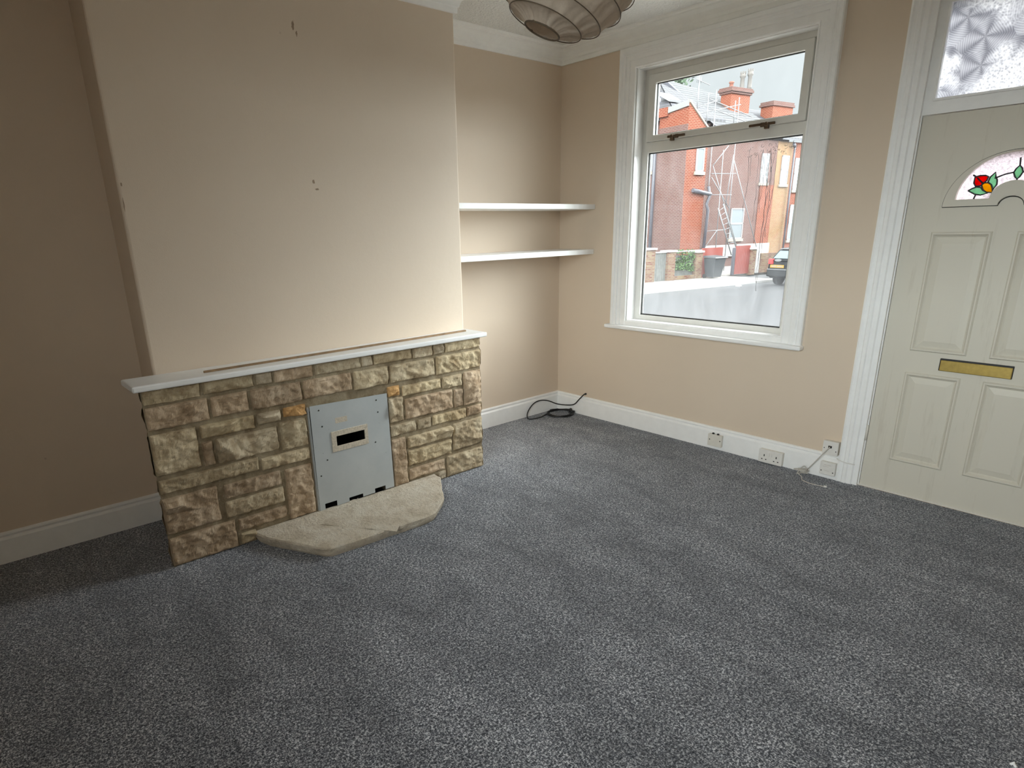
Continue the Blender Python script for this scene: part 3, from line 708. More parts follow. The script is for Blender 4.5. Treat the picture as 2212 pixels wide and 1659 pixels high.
# ------------------------------------------------------------------ sockets and cables by the skirting
BY = -.022
def face_plate(name, label, x0, x1, z0, z1, d, cat='socket', yb=BY, mat='plastic2'):
    t = thing(name, ((x0 + x1) / 2, yb, z0), label, cat)
    MB().box(x0, x1, yb - d + .008, yb - .0003, z0, z1).build('back_box', M['plastic'], t, .003)
    MB().box(x0 - .001, x1 + .001, yb - d, yb - d + .009, z0 - .001, z1 + .001).build('face_plate', M[mat], t, .003)
    return t
def dots(t, name, pts, y, r, mat):
    for x, z in pts: MB().lathe((x, y + .001, z), [(r, 0), (r * .9, .0016)], 8, True, 'y').build(name, M[mat], t)
t = face_plate('blank_plate', 'square blank white outlet box below the window, first from the corner', 1.462, 1.562, .028, .110, .026, 'outlet box', mat='plastic')
for xx in (1.475, 1.552): dots(t, 'screw', [(xx, .072)], BY - .026, .0045, 'hole')
for xx in (1.492, 1.528): MB().lathe((xx, BY - .013, .110), [(.008, 0), (.009, .004), (.006, .009)], 10).build('cable_gland', M['hole'], t)
t = face_plate('double_socket', 'white twin plug socket on the skirting near the middle below the window', 1.832, 1.982, .008, .094, .032)
for cx in (1.868, 1.946):
    mb = MB()
    mb.box(cx - .003, cx + .003, BY - .0330, BY - .031, .050, .064)
    for s_ in (-1, 1): mb.box(cx + s_ * .013 - .004, cx + s_ * .013 + .004, BY - .0330, BY - .031, .028, .034)
    mb.build('pin_slots', M['hole'], t)
for cx in (1.898, 1.912): MB().box(cx - .005, cx + .005, BY - .037, BY - .031, .054, .078).build('rocker_switch', M['plastic2'], t, .0015)
t = face_plate('telephone_socket', 'white telephone socket with a cord, above the skirting beside the door casing', 2.205, 2.290, .152, .236, .036, 'telephone socket', yb=-.0005)
for o in t.children: o.location.y -= 0
MB().box(2.236, 2.256, -.0385, -.0355, .196, .210).build('jack_hole', M['hole'], t)
dots(t, 'screw', [(2.214, .192), (2.281, .180)], -.0365, .0035, 'hole')
t = face_plate('telephone_master_box', 'white wired telephone box on the skirting beneath the corded socket', 2.211, 2.296, .030, .108, .028, 'telephone box')
for q in ((2.232, 2.272, .090, .093), (2.228, 2.260, .080, .082), (2.236, 2.266, .055, .057)): MB().box(q[0], q[1], BY - .0285, BY - .0278, q[2], q[3]).build('printed_line', M['cord'], t)
dots(t, 'screw', [(2.220, .052), (2.287, .050)], BY - .028, .004, 'hole')

def spline(pts, n=10):
    P = [Vector(p) for p in pts]; out = []
    for i in range(len(P) - 1):
        p0, p1, p2, p3 = P[max(i - 1, 0)], P[i], P[i + 1], P[min(i + 2, len(P) - 1)]
        for k in range(n):
            t = k / n
            out.append(.5 * ((2 * p1) + (p2 - p0) * t + (2 * p0 - 5 * p1 + 4 * p2 - p3) * t * t + (3 * p1 - p0 - 3 * p2 + p3) * t ** 3))
    return out + [P[-1]]
tc = thing('telephone_line', (2.16, -.08, 0), 'greyish white cord hanging from the telephone socket, knotted on the carpet', 'cord')
MB().tube(spline([(2.246, -.036, .203), (2.24, -.060, .19), (2.19, -.058, .11), (2.142, -.052, .035), (2.130, -.075, .012)]), .0028, 7).build('flex', M['cord'], tc)
kn = [(2.130, -.075, .012)]
rk = random.Random(3)
for k in range(11): kn.append((2.128 + .040 * math.cos(k * 2.3) + rk.uniform(-.012, .012), -.088 + .040 * math.sin(k * 2.3) + rk.uniform(-.01, .01), .006 + rk.uniform(0, .048)))
kn += [(2.14, -.12, .006), (2.165, -.165, .004), (2.22, -.187, .004), (2.262, -.184, .004), (2.300, -.177, .004)]
MB().tube(spline(kn, 7), .0027, 6).build('knot', M['cord'], tc)
MB().box(2.296, 2.310, -.183, -.171, .001, .010).build('plug_tip', M['plastic2'], tc, .002)
o = MB().tube(spline([(2.289, -.026, .138), (2.305, -.034, .134), (2.34, -.035, .128), (2.392, -.034, .129)]), .0027, 7).build('cable_stub', M['plastic2'])
tag(o, 'short white cable stub running across the foot of the door casing', 'cable')

bc = thing('black_cable', (.17, -.15, 0), 'black cable coiled on the carpet in the alcove corner by the window', 'cable')
pts = []
for k in range(150):
    a = 2 * PI * k / 27; f = k / 150
    rx, ry = .102 + .006 * math.sin(k * .21), .112 + .006 * math.cos(k * .17)
    pts.append((.165 + rx * math.cos(a) + .004 * math.sin(k), -.142 + ry * math.sin(a), 5e-3 + .013 * f + .003 * math.sin(k * .9)))
MB().tube(pts, .0042, 7).build('coil', M['black'], bc)
tie = [(.205 + .014 * math.cos(a), -.062 + .020 * math.sin(a) * .4, .02 + .022 * math.sin(a)) for a in [2 * PI * k / 14 for k in range(15)]]
MB().tube(tie, .004, 6).build('tape_tie', M['black'], bc)
MB().tube([(.215, -.075, .02), (.222, -.05, .018), (.232, -.038, .016)], .009, 8).build('plug_end', M['black'], bc)
wire = spline([(.318, -.004, .178), (.310, -.020, .172), (.275, -.036, .128), (.225, -.040, .078), (.150, -.050, .060), (.085, -.095, .066), (.055, -.180, .105), (.045, -.270, .120), (.042, -.345, .100), (.045, -.405, .045), (.075, -.435, .008), (.110, -.42, .006), (.120, -.34, .005), (.105, -.27, .006), (.085, -.19, .008)], 8)
MB().tube(wire, .0048, 7).build('lead', M['black'], bc)
MB().lathe((.318, 0, .178), [(.008, 0), (.008, .010), (.005, .014)], 10, True, 'y').build('wall_entry', M['black'], bc)
o = MB().tube([(3.487, -1.862, .004), (3.494, -1.858, .010), (3.500, -1.864, .005), (3.496, -1.868, .012)], [.004, .006, .005, .003], 7).build('fluff_speck', M['fluff'])
tag(o, 'tiny speck of white fluff on the grey carpet', 'fluff')

# ------------------------------------------------------------------ paper lantern
LC = Vector((1.985, -2.117, 2.300)); LR = .245
ax = Vector((-.25, -.31, -.92)).normalized()       # towards the lower mouth
u_ = ax.cross(Vector((1, 0, 0))).normalized(); v_ = ax.cross(u_)
lamp = thing('paper_lantern', tuple(LC), 'crumpled round paper lampshade hanging askew from the textured ceiling', 'lampshade')
def lp(th, ph, k=1.0):
    # th: 0 at the lower mouth, pi at the top; squashed and creased paper
    r = LR * k
    p = LC + ax * (r * .90 * math.cos(th)) + (u_ * math.cos(ph) + v_ * math.sin(ph)) * (r * math.sin(th))
    return p
rings = []; nr, npn = 60, 120
th0, th1 = .25, PI - .26
RIB = 9
for i in range(nr + 1):
    th = th0 + (th1 - th0) * i / nr; ring = []
    for j in range(npn):
        ph = 2 * PI * j / npn
        s = (i / nr * RIB) % 1.0
        sag = -.007 * math.sin(PI * s) - .010 * abs(noise.noise(Vector((math.cos(ph) * 4.5, math.sin(ph) * 4.5, i * .06)))) * (.5 + .5 * math.sin(PI * s))
        sag += -.006 * abs(noise.noise(Vector((math.cos(ph) * 13, math.sin(ph) * 13, i * .03 + 5))))
        ring.append(tuple(lp(th, ph, 1 + sag * 4.2)))
    rings.append(ring)
MB().loft(rings, True, False).build('paper_shade', M['paper'], lamp)
for k in range(RIB + 1):
    th = th0 + (th1 - th0) * k / RIB
    tilt = .02 * math.sin(k * 2.3)
    pts = [tuple(lp(th + tilt * math.cos(a + k), a, 1.004)) for a in [2 * PI * q / 56 for q in range(57)]]
    MB().tube(pts, .0028 if k == 0 else .0016, 6, False).build('rib_ring', M['wire'], lamp)
top = lp(PI, 0)
MB().tube([tuple(LC + Vector((0, 0, .06))), tuple(top), (top.x + .0, top.y, CZ - .03)], .004, 8).build('flex', M['plastic2'], lamp)
MB().lathe((top.x, top.y, CZ - .035), [(.02, 0), (.045, .012), (.045, .035)], 18).build('ceiling_rose', M['plastic2'], lamp)
MB().lathe((LC.x, LC.y, LC.z + .0), [(.016, 0), (.02, .01), (.02, .06), (.008, .07)], 14).build('lamp_holder', M['plastic2'], lamp)

# ------------------------------------------------------------------ the street outside
exec_phi = math.radians(9)
OO = Vector((-14.09, 21.26, -1.0)); E1 = Vector((math.sin(exec_phi), math.cos(exec_phi), 0)); E2 = Vector((-math.cos(exec_phi), math.sin(exec_phi), 0))
def ST(s, t, z):
    p = OO + E1 * s + E2 * t; return (p.x, p.y, z)
def SM(): return MB(ST)
GZ = -1.0
def sbox(name, mat, parent, *b, bevel=0): return SM().box(*b).build(name, mat, parent, bevel)
struct(MB().box(-40, 40, .31, 70, GZ - .3, GZ - .12).build('road', M['asphalt']))
struct(MB().box(-14, 20, .305, 6.5, GZ - .119, GZ - .02).build('bounce_forecourt', M['bounce_ground']))  # unseen pale ground added to bounce light up to the ceiling
struct(MB().box(-10, 18, -16, RY - .31, -.3, -.1).build('bounce_back_yard', M['bounce_ground']))  # unseen pale yard added to bounce light in from the rear
mb = SM(); mb.box(-9, 5.4, -2.75, .3, GZ - .13, GZ - .005)
struct(mb.build('pavement', M['pave'], None, .02))
struct(SM().box(-9, 5.55, -2.92, -2.75, GZ - .13, GZ).build('kerb', M['render'], None, .02))
struct(SM().box(5.75, 26, .2, 5.0, GZ - .12, GZ - .01).build('yard_ground', M['pave']))

def swin(parent, s0, s1, z0, z1, t, two=True, out=1, axis='s', bar=.5):
    """sash window standing proud on a facade plane (t const, or s const with axis='t')"""
    d = .05 * out; w = .07
    def bx(mb, a0, a1, d0, d1, b0, b1):
        d0, d1 = min(d0, d1), max(d0, d1)
        return mb.box(a0, a1, t + d0, t + d1, b0, b1) if axis == 's' else mb.box(t + d0, t + d1, a0, a1, b0, b1)
    mb = SM()
    bx(mb, s0, s0 + w, -d, 0, z0, z1); bx(mb, s1 - w, s1, -d, 0, z0, z1); bx(mb, s0, s1, -d, 0, z1 - w, z1); bx(mb, s0, s1, -d, 0, z0, z0 + w)
    if two: zm = z0 + (z1 - z0) * bar; bx(mb, s0, s1, -d, 0, zm - .05, zm + .05)
    f = mb.build('window_frame', M['win_white'], parent)
    bx(SM(), s0 + .02, s1 - .02, -d * .5, -d * .1, z0 + .02, z1 - .02).build('pane', M['win_glass'], f)
    bx(SM(), s0 - .08, s1 + .08, -d * 1.8, 0, z0 - .16, z0).build('stone_sill', M['stone_pale'], f)
    return f

h1 = thing('corner_house', ST(5, 4, GZ), 'red brick end house with a steep side outshot seen through the window', 'house')
# outshot: tall red brick block whose top runs down away from the street corner
SM().hexa([(4.2, 2, GZ), (5.72, 2, GZ), (5.72, 3.9, GZ), (4.2, 3.9, GZ), (4.2, 2, 7.12), (5.72, 2, 5.95), (5.72, 3.9, 5.95), (4.2, 3.9, 6.98)]).build('outshot_wall', M['brick_red'], h1)
SM().hexa([(4.12, 2.02, 6.98), (4.4, 2.02, 6.98), (4.4, 3.3, 6.84), (4.12, 3.3, 6.84), (4.12, 2.02, 7.24), (4.4, 2.02, 7.24), (4.4, 3.3, 7.10), (4.12, 3.3, 7.10)]).build('coping', M['coping'], h1)
SM().hexa([(4.2, 1.95, 7.14), (5.78, 1.95, 5.92), (5.78, 2.12, 5.92), (4.2, 2.12, 7.14), (4.2, 1.95, 7.24), (5.78, 1.95, 6.02), (5.78, 2.12, 6.02), (4.2, 2.12, 7.24)]).build('verge', M['stone_pale'], h1)
sbox('corbel', M['brick_red'], h1, 4.08, 4.5, 3.3, 3.92, 6.7, 7.12)
# the outshot's face towards the window: its shade put into darker brick
sbox('shaded_end_face', M['brick_dark'], h1, 4.17, 4.2, 2.0, 3.9, GZ, 6.2)
sbox('back_wall', M['brick_dark'], h1, 6.0, 9.48, 5.0, 12.5, GZ, 6.9); sbox('link_wall', M['brick_dark'], h1, 5.2, 6.4, 3.6, 5.2, GZ, 5.9)
mb = MB(); mb.tube([ST(4.05, 3.95, GZ), ST(4.05, 3.95, 7.55)], .09, 10); mb.lathe(ST(4.05, 3.95, 7.3), [(.09, 0), (.14, .12), (.14, .3)], 10); mb.build('soil_pipe', M['pipe'], h1)
swin(h1, 5.92, 6.55, 4.40, 5.55, 6.0, False, 1, 't'); sbox('lintel', M['stone_pale'], h1, 5.9, 6.0, 5.8, 6.6, 5.6, 5.8)
f = swin(h1, 4.92, 5.50, 4.05, 5.17, 2.0, False)
# slate roof: street slope plus hipped near end
SM().hexa([(5.6, 4.1, 6.85), (9.5, 4.1, 6.85), (9.5, 9.0, 9.62), (9.3, 9.0, 9.62), (5.6, 4.1, 7.0), (9.5, 4.1, 7.0), (9.5, 9.0, 9.74), (9.3, 9.0, 9.74)]).build('slate_roof', M['slate'], h1)
SM().hexa([(5.6, 4.1, 6.85), (9.3, 9.0, 9.62), (9.3, 9.2, 9.62), (5.6, 13, 6.85), (5.5, 4.1, 6.98), (9.2, 9.0, 9.74), (9.2, 9.2, 9.74), (5.5, 13, 6.98)]).build('slate_roof', M['slate'], h1)
SM().hexa([(6.6, 5.6, 7.92), (7.5, 5.6, 7.92), (7.5, 6.5, 8.42), (6.6, 6.5, 8.42), (6.6, 5.55, 8.02), (7.5, 5.55, 8.02), (7.5, 6.45, 8.52), (6.6, 6.45, 8.52)]).build('skylight', M['win_white'], h1)
mb = MB(); mb.tube([ST(4.75, 1.9, 3.16), ST(6.1, 1.9, 2.98)], .10, 8); mb.tube([ST(5.9, 1.9, 3.35), ST(6.05, 1.9, 2.9), ST(5.85, 1.9, 2.5), ST(6.0, 1.9, 2.2), ST(5.85, 1.9, GZ)], .075, 8)
mb.build('drainpipe', M['pipe'], h1)

h2 = thing('terrace_house', ST(12, 6, GZ), 'dark brick terrace house with a tall chimney behind the scaffold', 'house')
sbox('wall', M['brick_dark'], h2, 9.5, 15.68, 5.0, 13, GZ, 6.3)
SM().hexa([(9.5, 4.7, 6.45), (15.68, 4.7, 6.45), (15.68, 9, 9.25), (9.5, 9, 9.80), (9.5, 4.7, 6.6), (15.68, 4.7, 6.6), (15.68, 9, 9.37), (9.5, 9, 9.92)]).build('tiled_roof', M['tile'], h2)
SM().hexa([(9.42, 4.7, 6.45), (9.62, 4.7, 6.45), (9.62, 9, 9.80), (9.42, 9, 9.80), (9.42, 4.65, 6.72), (9.62, 4.65, 6.72), (9.62, 9, 10.02), (9.42, 9, 10.02)]).build('verge', M['pipe'], h2)
SM().hexa([(9.5, 9, 9.80), (15.68, 9, 9.25), (15.68, 13.3, 6.4), (9.5, 13.3, 6.4), (9.5, 9, 9.92), (15.68, 9, 9.37), (15.68, 13.3, 6.5), (9.5, 13.3, 6.5)]).build('tiled_roof', M['tile'], h2)
swin(h2, 11.80, 13.02, .62, 2.40, 5.0)
swin(h2, 14.22, 14.95, 3.88, 5.55, 5.0)
sbox('white_base', M['render'], h2, 9.5, 15.7, 4.85, 5.0, -.4, .28)
# chimney stack, brick with an oversailing cap and pots
chm = SM().box(13.4, 15.2, 7.0, 7.75, 6.5, 9.1).build('chimney_stack', M['brick_red'], h2)
mb = SM(); mb.box(13.32, 15.28, 6.92, 7.83, 9.1, 9.22); mb.box(13.25, 15.35, 6.85, 7.90, 9.22, 9.36); mb.box(13.3, 15.3, 6.9, 7.85, 9.36, 9.46)
mb.build('chimney_cap', M['brick_dark'], chm)
def pot(parent, s, t, z0, h, r, mat, crown=True):
    mb = MB(); b = ST(s, t, z0)
    mb.lathe(b, [(r * 1.1, 0), (r, .1 * h), (r * .92, .62 * h), (r * 1.35, .70 * h), (r * 1.35, .78 * h), (r * 1.15, .80 * h), (r * 1.2, .9 * h)], 12)
    if crown:
        for k in range(6):
            a = 2 * PI * k / 6; mb.box(b[0] + r * 1.1 * math.cos(a) - .03, b[0] + r * 1.1 * math.cos(a) + .03, b[1] + r * 1.1 * math.sin(a) - .03, b[1] + r * 1.1 * math.sin(a) + .03, z0 + .88 * h, z0 + h)
    mb.build('chimney_pot', mat, parent)
pot(chm, 13.72, 7.3, 9.46, .38, .12, M['pot_red'], False); pot(chm, 14.72, 7.3, 9.46, .98, .13, M['pot']); pot(chm, 15.1, 7.05, 9.46, 1.12, .13, M['pot'])

h3 = thing('buff_house', ST(17, 6, GZ), 'yellowish brick terrace house at the far end of the street view', 'house')
sbox('wall', M['brick_buff'], h3, 15.7, 17.25, 5.0, 13, GZ, 6.3)
sbox('wall_beyond', M['brick_red'], h3, 17.25, 26, 5.0, 13, GZ, 6.3)
sbox('red_brick_patch', M['brick_red'], h2, 14.3, 15.66, 4.96, 5.0, GZ, 3.75)  # red brick area on the lower part of the dark wall
SM().hexa([(15.7, 4.7, 6.35), (26, 4.7, 6.35), (26, 9, 8.6), (15.7, 9, 8.75), (15.7, 4.7, 6.5), (26, 4.7, 6.5), (26, 9, 8.7), (15.7, 9, 8.87)]).build('slate_roof', M['slate'], h3)
swin(h3, 16.22, 16.95, 3.82, 5.50, 5.0); swin(h3, 17.6, 18.3, 3.5, 5.4, 5.0); swin(h3, 17.65, 18.5, .4, 2.6, 5.0)
mb = MB(); mb.tube([ST(17.2, 4.85, GZ), ST(17.2, 4.85, 6.1)], .06, 8); mb.tube([ST(17.05, 4.85, 6.2), ST(17.2, 4.85, 6.0)], .09, 8); mb.build('drainpipe', M['pipe'], h3)
ch2 = SM().box(17.6, 19.7, 7.0, 7.9, 6.5, 8.72).build('chimney_stack', M['brick_red'], h3)
mb = SM(); mb.box(17.5, 19.8, 6.92, 7.98, 8.72, 8.84); mb.box(17.56, 19.74, 6.96, 7.94, 8.84, 9.0); mb.build('chimney_cap', M['brick_dark'], ch2)

sc = thing('scaffold', ST(7, 2.5, GZ), 'galvanised scaffold frame of poles standing against the terrace roof', 'scaffold')
def pole(a, b, r=.023): MB().tube([ST(*a), ST(*b)], r, 6).build('pole', M['steel'], sc)
for s, z0, z1 in ((6.07, 6.0, 7.78), (6.63, 6.1, 7.95), (8.17, 6.3, 7.58), (8.45, 6.3, 7.75)): pole((s, 2.5, GZ if s in (6.63, 8.45) else z0), (s, 2.5, z1))
pole((5.33, 2.5, 7.05), (6.8, 2.5, 7.50)); pole((5.5, 2.5, 6.80), (8.6, 2.5, 7.42)); pole((6.2, 2.5, 7.5), (9.6, 2.5, 6.9)); pole((6.3, 2.5, 7.1), (9.4, 2.5, 6.6)); pole((7.6, 2.5, 6.9), (9.0, 2.5, 6.95))
pole((7.93, 2.5, 5.42), (6.83, 2.5, 4.42)); pole((6.83, 2.5, 4.42), (9.41, 2.5, .25)); pole((8.39, 2.5, 4.87), (11.14, 2.5, .20))
pole((6.77, 2.5, 4.03), (8.74, 2.5, 4.08)); pole((6.84, 2.5, 2.99), (8.52, 2.5, 3.0)); pole((6.80, 2.5, 3.85), (8.43, 2.5, 2.31)); pole((7.62, 2.5, GZ), (7.55, 2.5, 5.2)); pole((8.1, 2.5, 2.4), (8.4, 2.5, 5.0))
pole((6.6, 2.5, 1.15), (8.3, 2.5, 1.2)); pole((6.5, 2.5, .1), (7.6, 2.5, 1.2))
ld = thing('ladder', ST(8, 2.3, GZ), 'aluminium ladder leaning against the scaffold above the red fence', 'ladder')
A0, A1, B0, B1 = Vector((7.15, 2.2, 2.31)), Vector((8.60, 2.2, -.15)), Vector((7.54, 2.2, 2.52)), Vector((9.18, 2.2, -.15))
for a, b in ((A0, A1), (B0, B1)): MB().tube([ST(*a), ST(*b)], .035, 6).build('stile', M['steel'], ld)
for k in range(10):
    f = (k + .6) / 10.2; MB().tube([ST(*A0.lerp(A1, f)), ST(*B0.lerp(B1, f))], .018, 6).build('rung', M['steel'], ld)
ae = thing('tv_aerial', ST(5.3, 2.5, 7), 'thin television aerial on a mast above the roof ridge', 'aerial')
MB().tube([ST(5.31, 2.5, 6.6), ST(5.31, 2.5, 8.5)], .03, 6).build('mast', M['steel'], ae)
mb = MB(); mb.tube([ST(5.1, 2.5, 8.3), ST(6.1, 2.5, 8.12)], .018, 6)
for k in range(4): mb.tube([ST(5.15 + k * .1, 2.5, 8.15), ST(5.15 + k * .1, 2.5, 8.45)], .012, 5)
mb.build('boom', M['steel'], ae)

# our terrace and the row across, unseen, added to shade the road and facades
struct(MB().box(-.3, RX + .3, RY - .3, .16, CZ + .15, 7.6).build('wall_shade_upper_storey', M['brick_red']))
struct(MB().box(-9.5, -.3, RY - .3, .16, GZ, 7.6).build('wall_shade_next_house', M['brick_red']))
struct(MB().box(RX + .3, 18, RY - .3, .16, GZ, 7.6).build('wall_shade_house_beyond', M['brick_red']))
struct(SM().box(3, 34, -18, -9.3, GZ, 8.5).build('wall_shade_terrace_across', M['brick_dark']))

# front boundary: piers, boards, gate, bin
def pier(s0, s1, z1, label, t0=-.05, t1=.4, cap=True):
    t = thing('brick_pier', ST((s0 + s1) / 2, .2, GZ), label, 'brick pier', 'brick piers along the pavement')
    sbox('brickwork', M['brick_pier'], t, s0, s1, t0, t1, GZ - .05, z1 - .06)
    sbox('coping_stone', M['render'], t, s0 - .06, s1 + .06, t0 - .05, t1 + .05, z1 - .06, z1 + .02)
pier(-.75, .33, .50, 'wide patchy brick pier at the left edge of the window view')
pier(1.20, 1.67, .36, 'narrow brick pier between the grey boards and the leafy panel')
pier(3.15, 3.56, .27, 'brick pier beside the wheelie bin')
pier(7.30, 7.66, .28, 'brick pier beside the red gate')
t = thing('board_fence', ST(.8, .2, GZ), 'weathered grey boards between two brick piers by the pavement', 'fence')
mb = SM()
for k in range(7): mb.box(.36 + k * .12, .36 + k * .12 + .11, .10, .14, GZ, .30)
mb.build('boards', M['fence'], t); sbox('rail', M['render'], t, .33, 3.6, .05, .12, .28, .34)
t = thing('mesh_fence', ST(2.4, .2, GZ), 'grey board panel with green creeper growing over it', 'fence')
sbox('board', M['fence'], t, 1.70, 3.12, .16, .20, GZ, .12); sbox('low_kerb_wall', M['brick_pier'], t, 1.70, 3.12, 0, .25, GZ, GZ + .18)
def leaves(name, parent, n, box, size, mat, seed):
    mb = MB(); r = random.Random(seed)
    for i in range(n):
        c = Vector(ST(r.uniform(box[0], box[1]), r.uniform(box[2], box[3]), r.uniform(box[4], box[5])))
        a = Vector((r.uniform(-1, 1), r.uniform(-1, 1), r.uniform(-1, 1))).normalized(); b = a.cross(Vector((r.uniform(-1, 1), r.uniform(-1, 1), r.uniform(-1, 1)))).normalized()
        s = size * r.uniform(.6, 1.3)
        mb.f([mb.v(tuple(c + a * s)), mb.v(tuple(c + b * s * .5)), mb.v(tuple(c - a * s)), mb.v(tuple(c - b * s * .5))])
    return mb.build(name, mat, parent)
o = leaves('creeper', None, 420, (1.75, 3.1, .02, .15, -.55, .38), .07, M['leaf'], 2); tag(o, 'bright green creeper spilling over the grey board panel', 'creeper')
leaves('creeper_tuft', None, 60, (2.7, 3.1, .0, .12, -.62, -.4), .07, M['leaf'], 9); tag(bpy.data.objects['creeper_tuft'], 'small green tuft at the foot of the creeper panel', 'creeper')
o = leaves('shrub', None, 380, (-.2, .4, 1.4, 2.6, -.3, 1.4), .11, M['leaf_dark'], 4); tag(o, 'grey green shrub behind the wide brick pier', 'shrub')
o = SM().box(3.66, 5.20, .10, .14, GZ, .40).build('red_board', M['gate_red']); tag(o, 'faded red board fence behind the wheelie bin', 'fence')
o = thing('wheelie_bin', ST(4.4, -.45, GZ), 'dark grey wheelie bin on the pavement beside the red board', 'bin')
SM().hexa([(3.62, -.72, GZ + .06), (4.18, -.72, GZ + .06), (4.18, -.22, GZ + .06), (3.62, -.22, GZ + .06), (3.52, -.82, GZ + .94), (4.34, -.82, GZ + .94), (4.34, -.15, GZ + .94), (3.52, -.15, GZ + .94)]).build('bin_body', M['bin'], o, .02)
SM().hexa([(3.48, -.88, GZ + .94), (4.42, -.88, GZ + .94), (4.42, -.12, GZ + .96), (3.48, -.12, GZ + .96), (3.52, -.84, GZ + 1.0), (4.40, -.84, GZ + 1.0), (4.40, -.14, GZ + 1.06), (3.52, -.14, GZ + 1.06)]).build('lid', M['bin'], o, .015)
for s in (3.60, 4.20):
    mb = MB(); mb.tube([ST(s - .03, -.2, GZ + .1), ST(s + .03, -.2, GZ + .1)], .1, 12); mb.build('wheel', M['tyre'], o)
t = thing('red_gate', ST(6.7, .1, GZ), 'tall red boarded gate between brick piers', 'gate')
mb = SM()
for k in range(9): mb.box(6.16 + k * .127, 6.16 + k * .127 + .118, .06, .10, GZ + .03, .43)
mb.build('boards', M['gate_red'], t)
sbox('cross_rail', M['gate_red'], t, 6.16, 7.30, .10, .14, .15, .25)
sbox('dark_post', M['pipe'], t, 5.98, 6.10, .03, .15, GZ, .34)
o = SM().box(7.74, 8.06, .0, .3, GZ, .22).build('white_post', M['render'], None, .02); tag(o, 'white rendered gate post beside the brick pier', 'post')
o = SM().box(8.08, 11.5, .05, .3, GZ, -.02).build('yard_wall', M['brick_pier']); tag(o, 'low brick yard wall behind the parked car', 'wall')
o = SM().box(2.05, 2.3, -3.35, -3.2, GZ - .125, GZ - .08).build('litter', M['fluff'], None, .02); tag(o, 'scrap of white litter in the gutter', 'litter')

# parked hatchback seen from behind
car = thing('parked_car', ST(5.1, -4.7, GZ), 'dark grey hatchback parked at the kerb, seen from behind', 'car')
T0, T1, S0 = -5.62, -3.86, 3.2
def csec(s, zb, zt, inset):
    return [(s, T0 + inset, zb), (s, T1 - inset, zb), (s, T1 - inset * .4, (zb + zt) / 2), (s, T1 - inset - .04, zt), (s, T0 + inset + .04, zt), (s, T0 + inset * .4, (zb + zt) / 2)]
SM().loft([csec(S0 + .06, -.78, -.08, .12), csec(S0, -.70, -.04, .06), csec(S0 + .25, -.80, .02, .0), csec(S0 + 2.6, -.80, .04, .0), csec(S0 + 3.7, -.78, -.12, .05), csec(S0 + 4.05, -.70, -.26, .16)]).build('body', M['car'], car, .03)
def cab(s, z, ins): return [(s, T0 + ins, z), (s, T1 - ins, z)]
rg = []
for s, z, ins in ((S0 + .10, .0, .10), (S0 + .45, .40, .22), (S0 + .70, .46, .24), (S0 + 1.9, .47, .24), (S0 + 2.2, .40, .22), (S0 + 3.0, .02, .10)): rg.append((s, z, ins))
SM().loft([[(s, T0 + i, -.02), (s, T1 - i, -.02), (s, T1 - i, z), (s, T0 + i, z)] for s, z, i in rg]).build('cabin', M['car'], car, .03)
SM().hexa([(S0 + .085, T0 + .20, .04), (S0 + .085, T1 - .20, .04), (S0 + .11, T1 - .20, .04), (S0 + .11, T0 + .20, .04), (S0 + .37, T0 + .29, .34), (S0 + .37, T1 - .29, .34), (S0 + .42, T1 - .29, .34), (S0 + .42, T0 + .29, .34)]).build('rear_window', M['car_glass'], car)
for tt in (T0 + .115, T1 - .115):
    SM().hexa([(S0 + .5, tt - .01, .06), (S0 + 2.6, tt - .01, .06), (S0 + 2.6, tt + .01, .06), (S0 + .5, tt + .01, .06), (S0 + .75, tt - .01, .34), (S0 + 2.0, tt - .01, .34), (S0 + 2.0, tt + .01, .34), (S0 + .75, tt + .01, .34)]).build('side_window', M['car_glass'], car)
pl = sbox('number_plate', M['plate'], car, S0 - .03, S0 - .005, -4.66, -4.02, -.345, -.225)
for a in (-4.60, -4.53, -4.46, -4.39, -4.28, -4.21, -4.14): sbox('plate_character', M['coping'], pl, S0 - .034, S0 - .03, a, a + .045, -.315, -.255)
mb = SM(); mb.loft([[(S0 - .03 + q * .02, -4.36 + .16 * math.cos(a), -.03 + .055 * math.sin(a)) for a in [2 * PI * k / 16 for k in range(16)]] for q in (0, 1)]); mb.build('oval_badge', M['steel'], car)
sbox('bumper', M['car'], car, S0 - .07, S0 + .25, T0 + .02, T1 - .02, -.72, -.40, bevel=.05); sbox('bumper_trim', M['steel'], car, S0 - .085, S0 - .06, T0 + .06, T1 - .06, -.425, -.395)
for a, b in ((T0 + .04, T0 + .24), (T1 - .24, T1 - .04)): sbox('rear_lamp', M['lamp_red'], car, S0 - .02, S0 + .12, a, b, -.20, .02, bevel=.02)
for s in (S0 + .75, S0 + 3.25):
    for a in (T0 + .02, T1 - .22):
        mb = MB(); mb.tube([ST(s, a, GZ + .20), ST(s, a + .2, GZ + .20)], .31, 18); mb.build('wheel', M['tyre'], car)
MB().tube([ST(S0 + .8, -4.74, .46), ST(S0 + .6, -4.74, .66)], .012, 6).build('roof_aerial', M['pipe'], car)
sbox('roof_spoiler', M['steel'], car, S0 + .36, S0 + .60, T0 + .30, T1 - .30, .415, .445, bevel=.01)

tr = thing('tree', ST(18, 15.5, GZ), 'leafy tree crown showing above the slate roof ridge', 'tree')
MB().tube([ST(18, 15.5, GZ), ST(18, 15.5, 11)], [.25, .12], 8).build('trunk', M['bark'], tr)
leaves('crown', tr, 260, (16.9, 19.0, 14.8, 16.2, 10.6, 12.8), .22, M['leaf_dark'], 12)

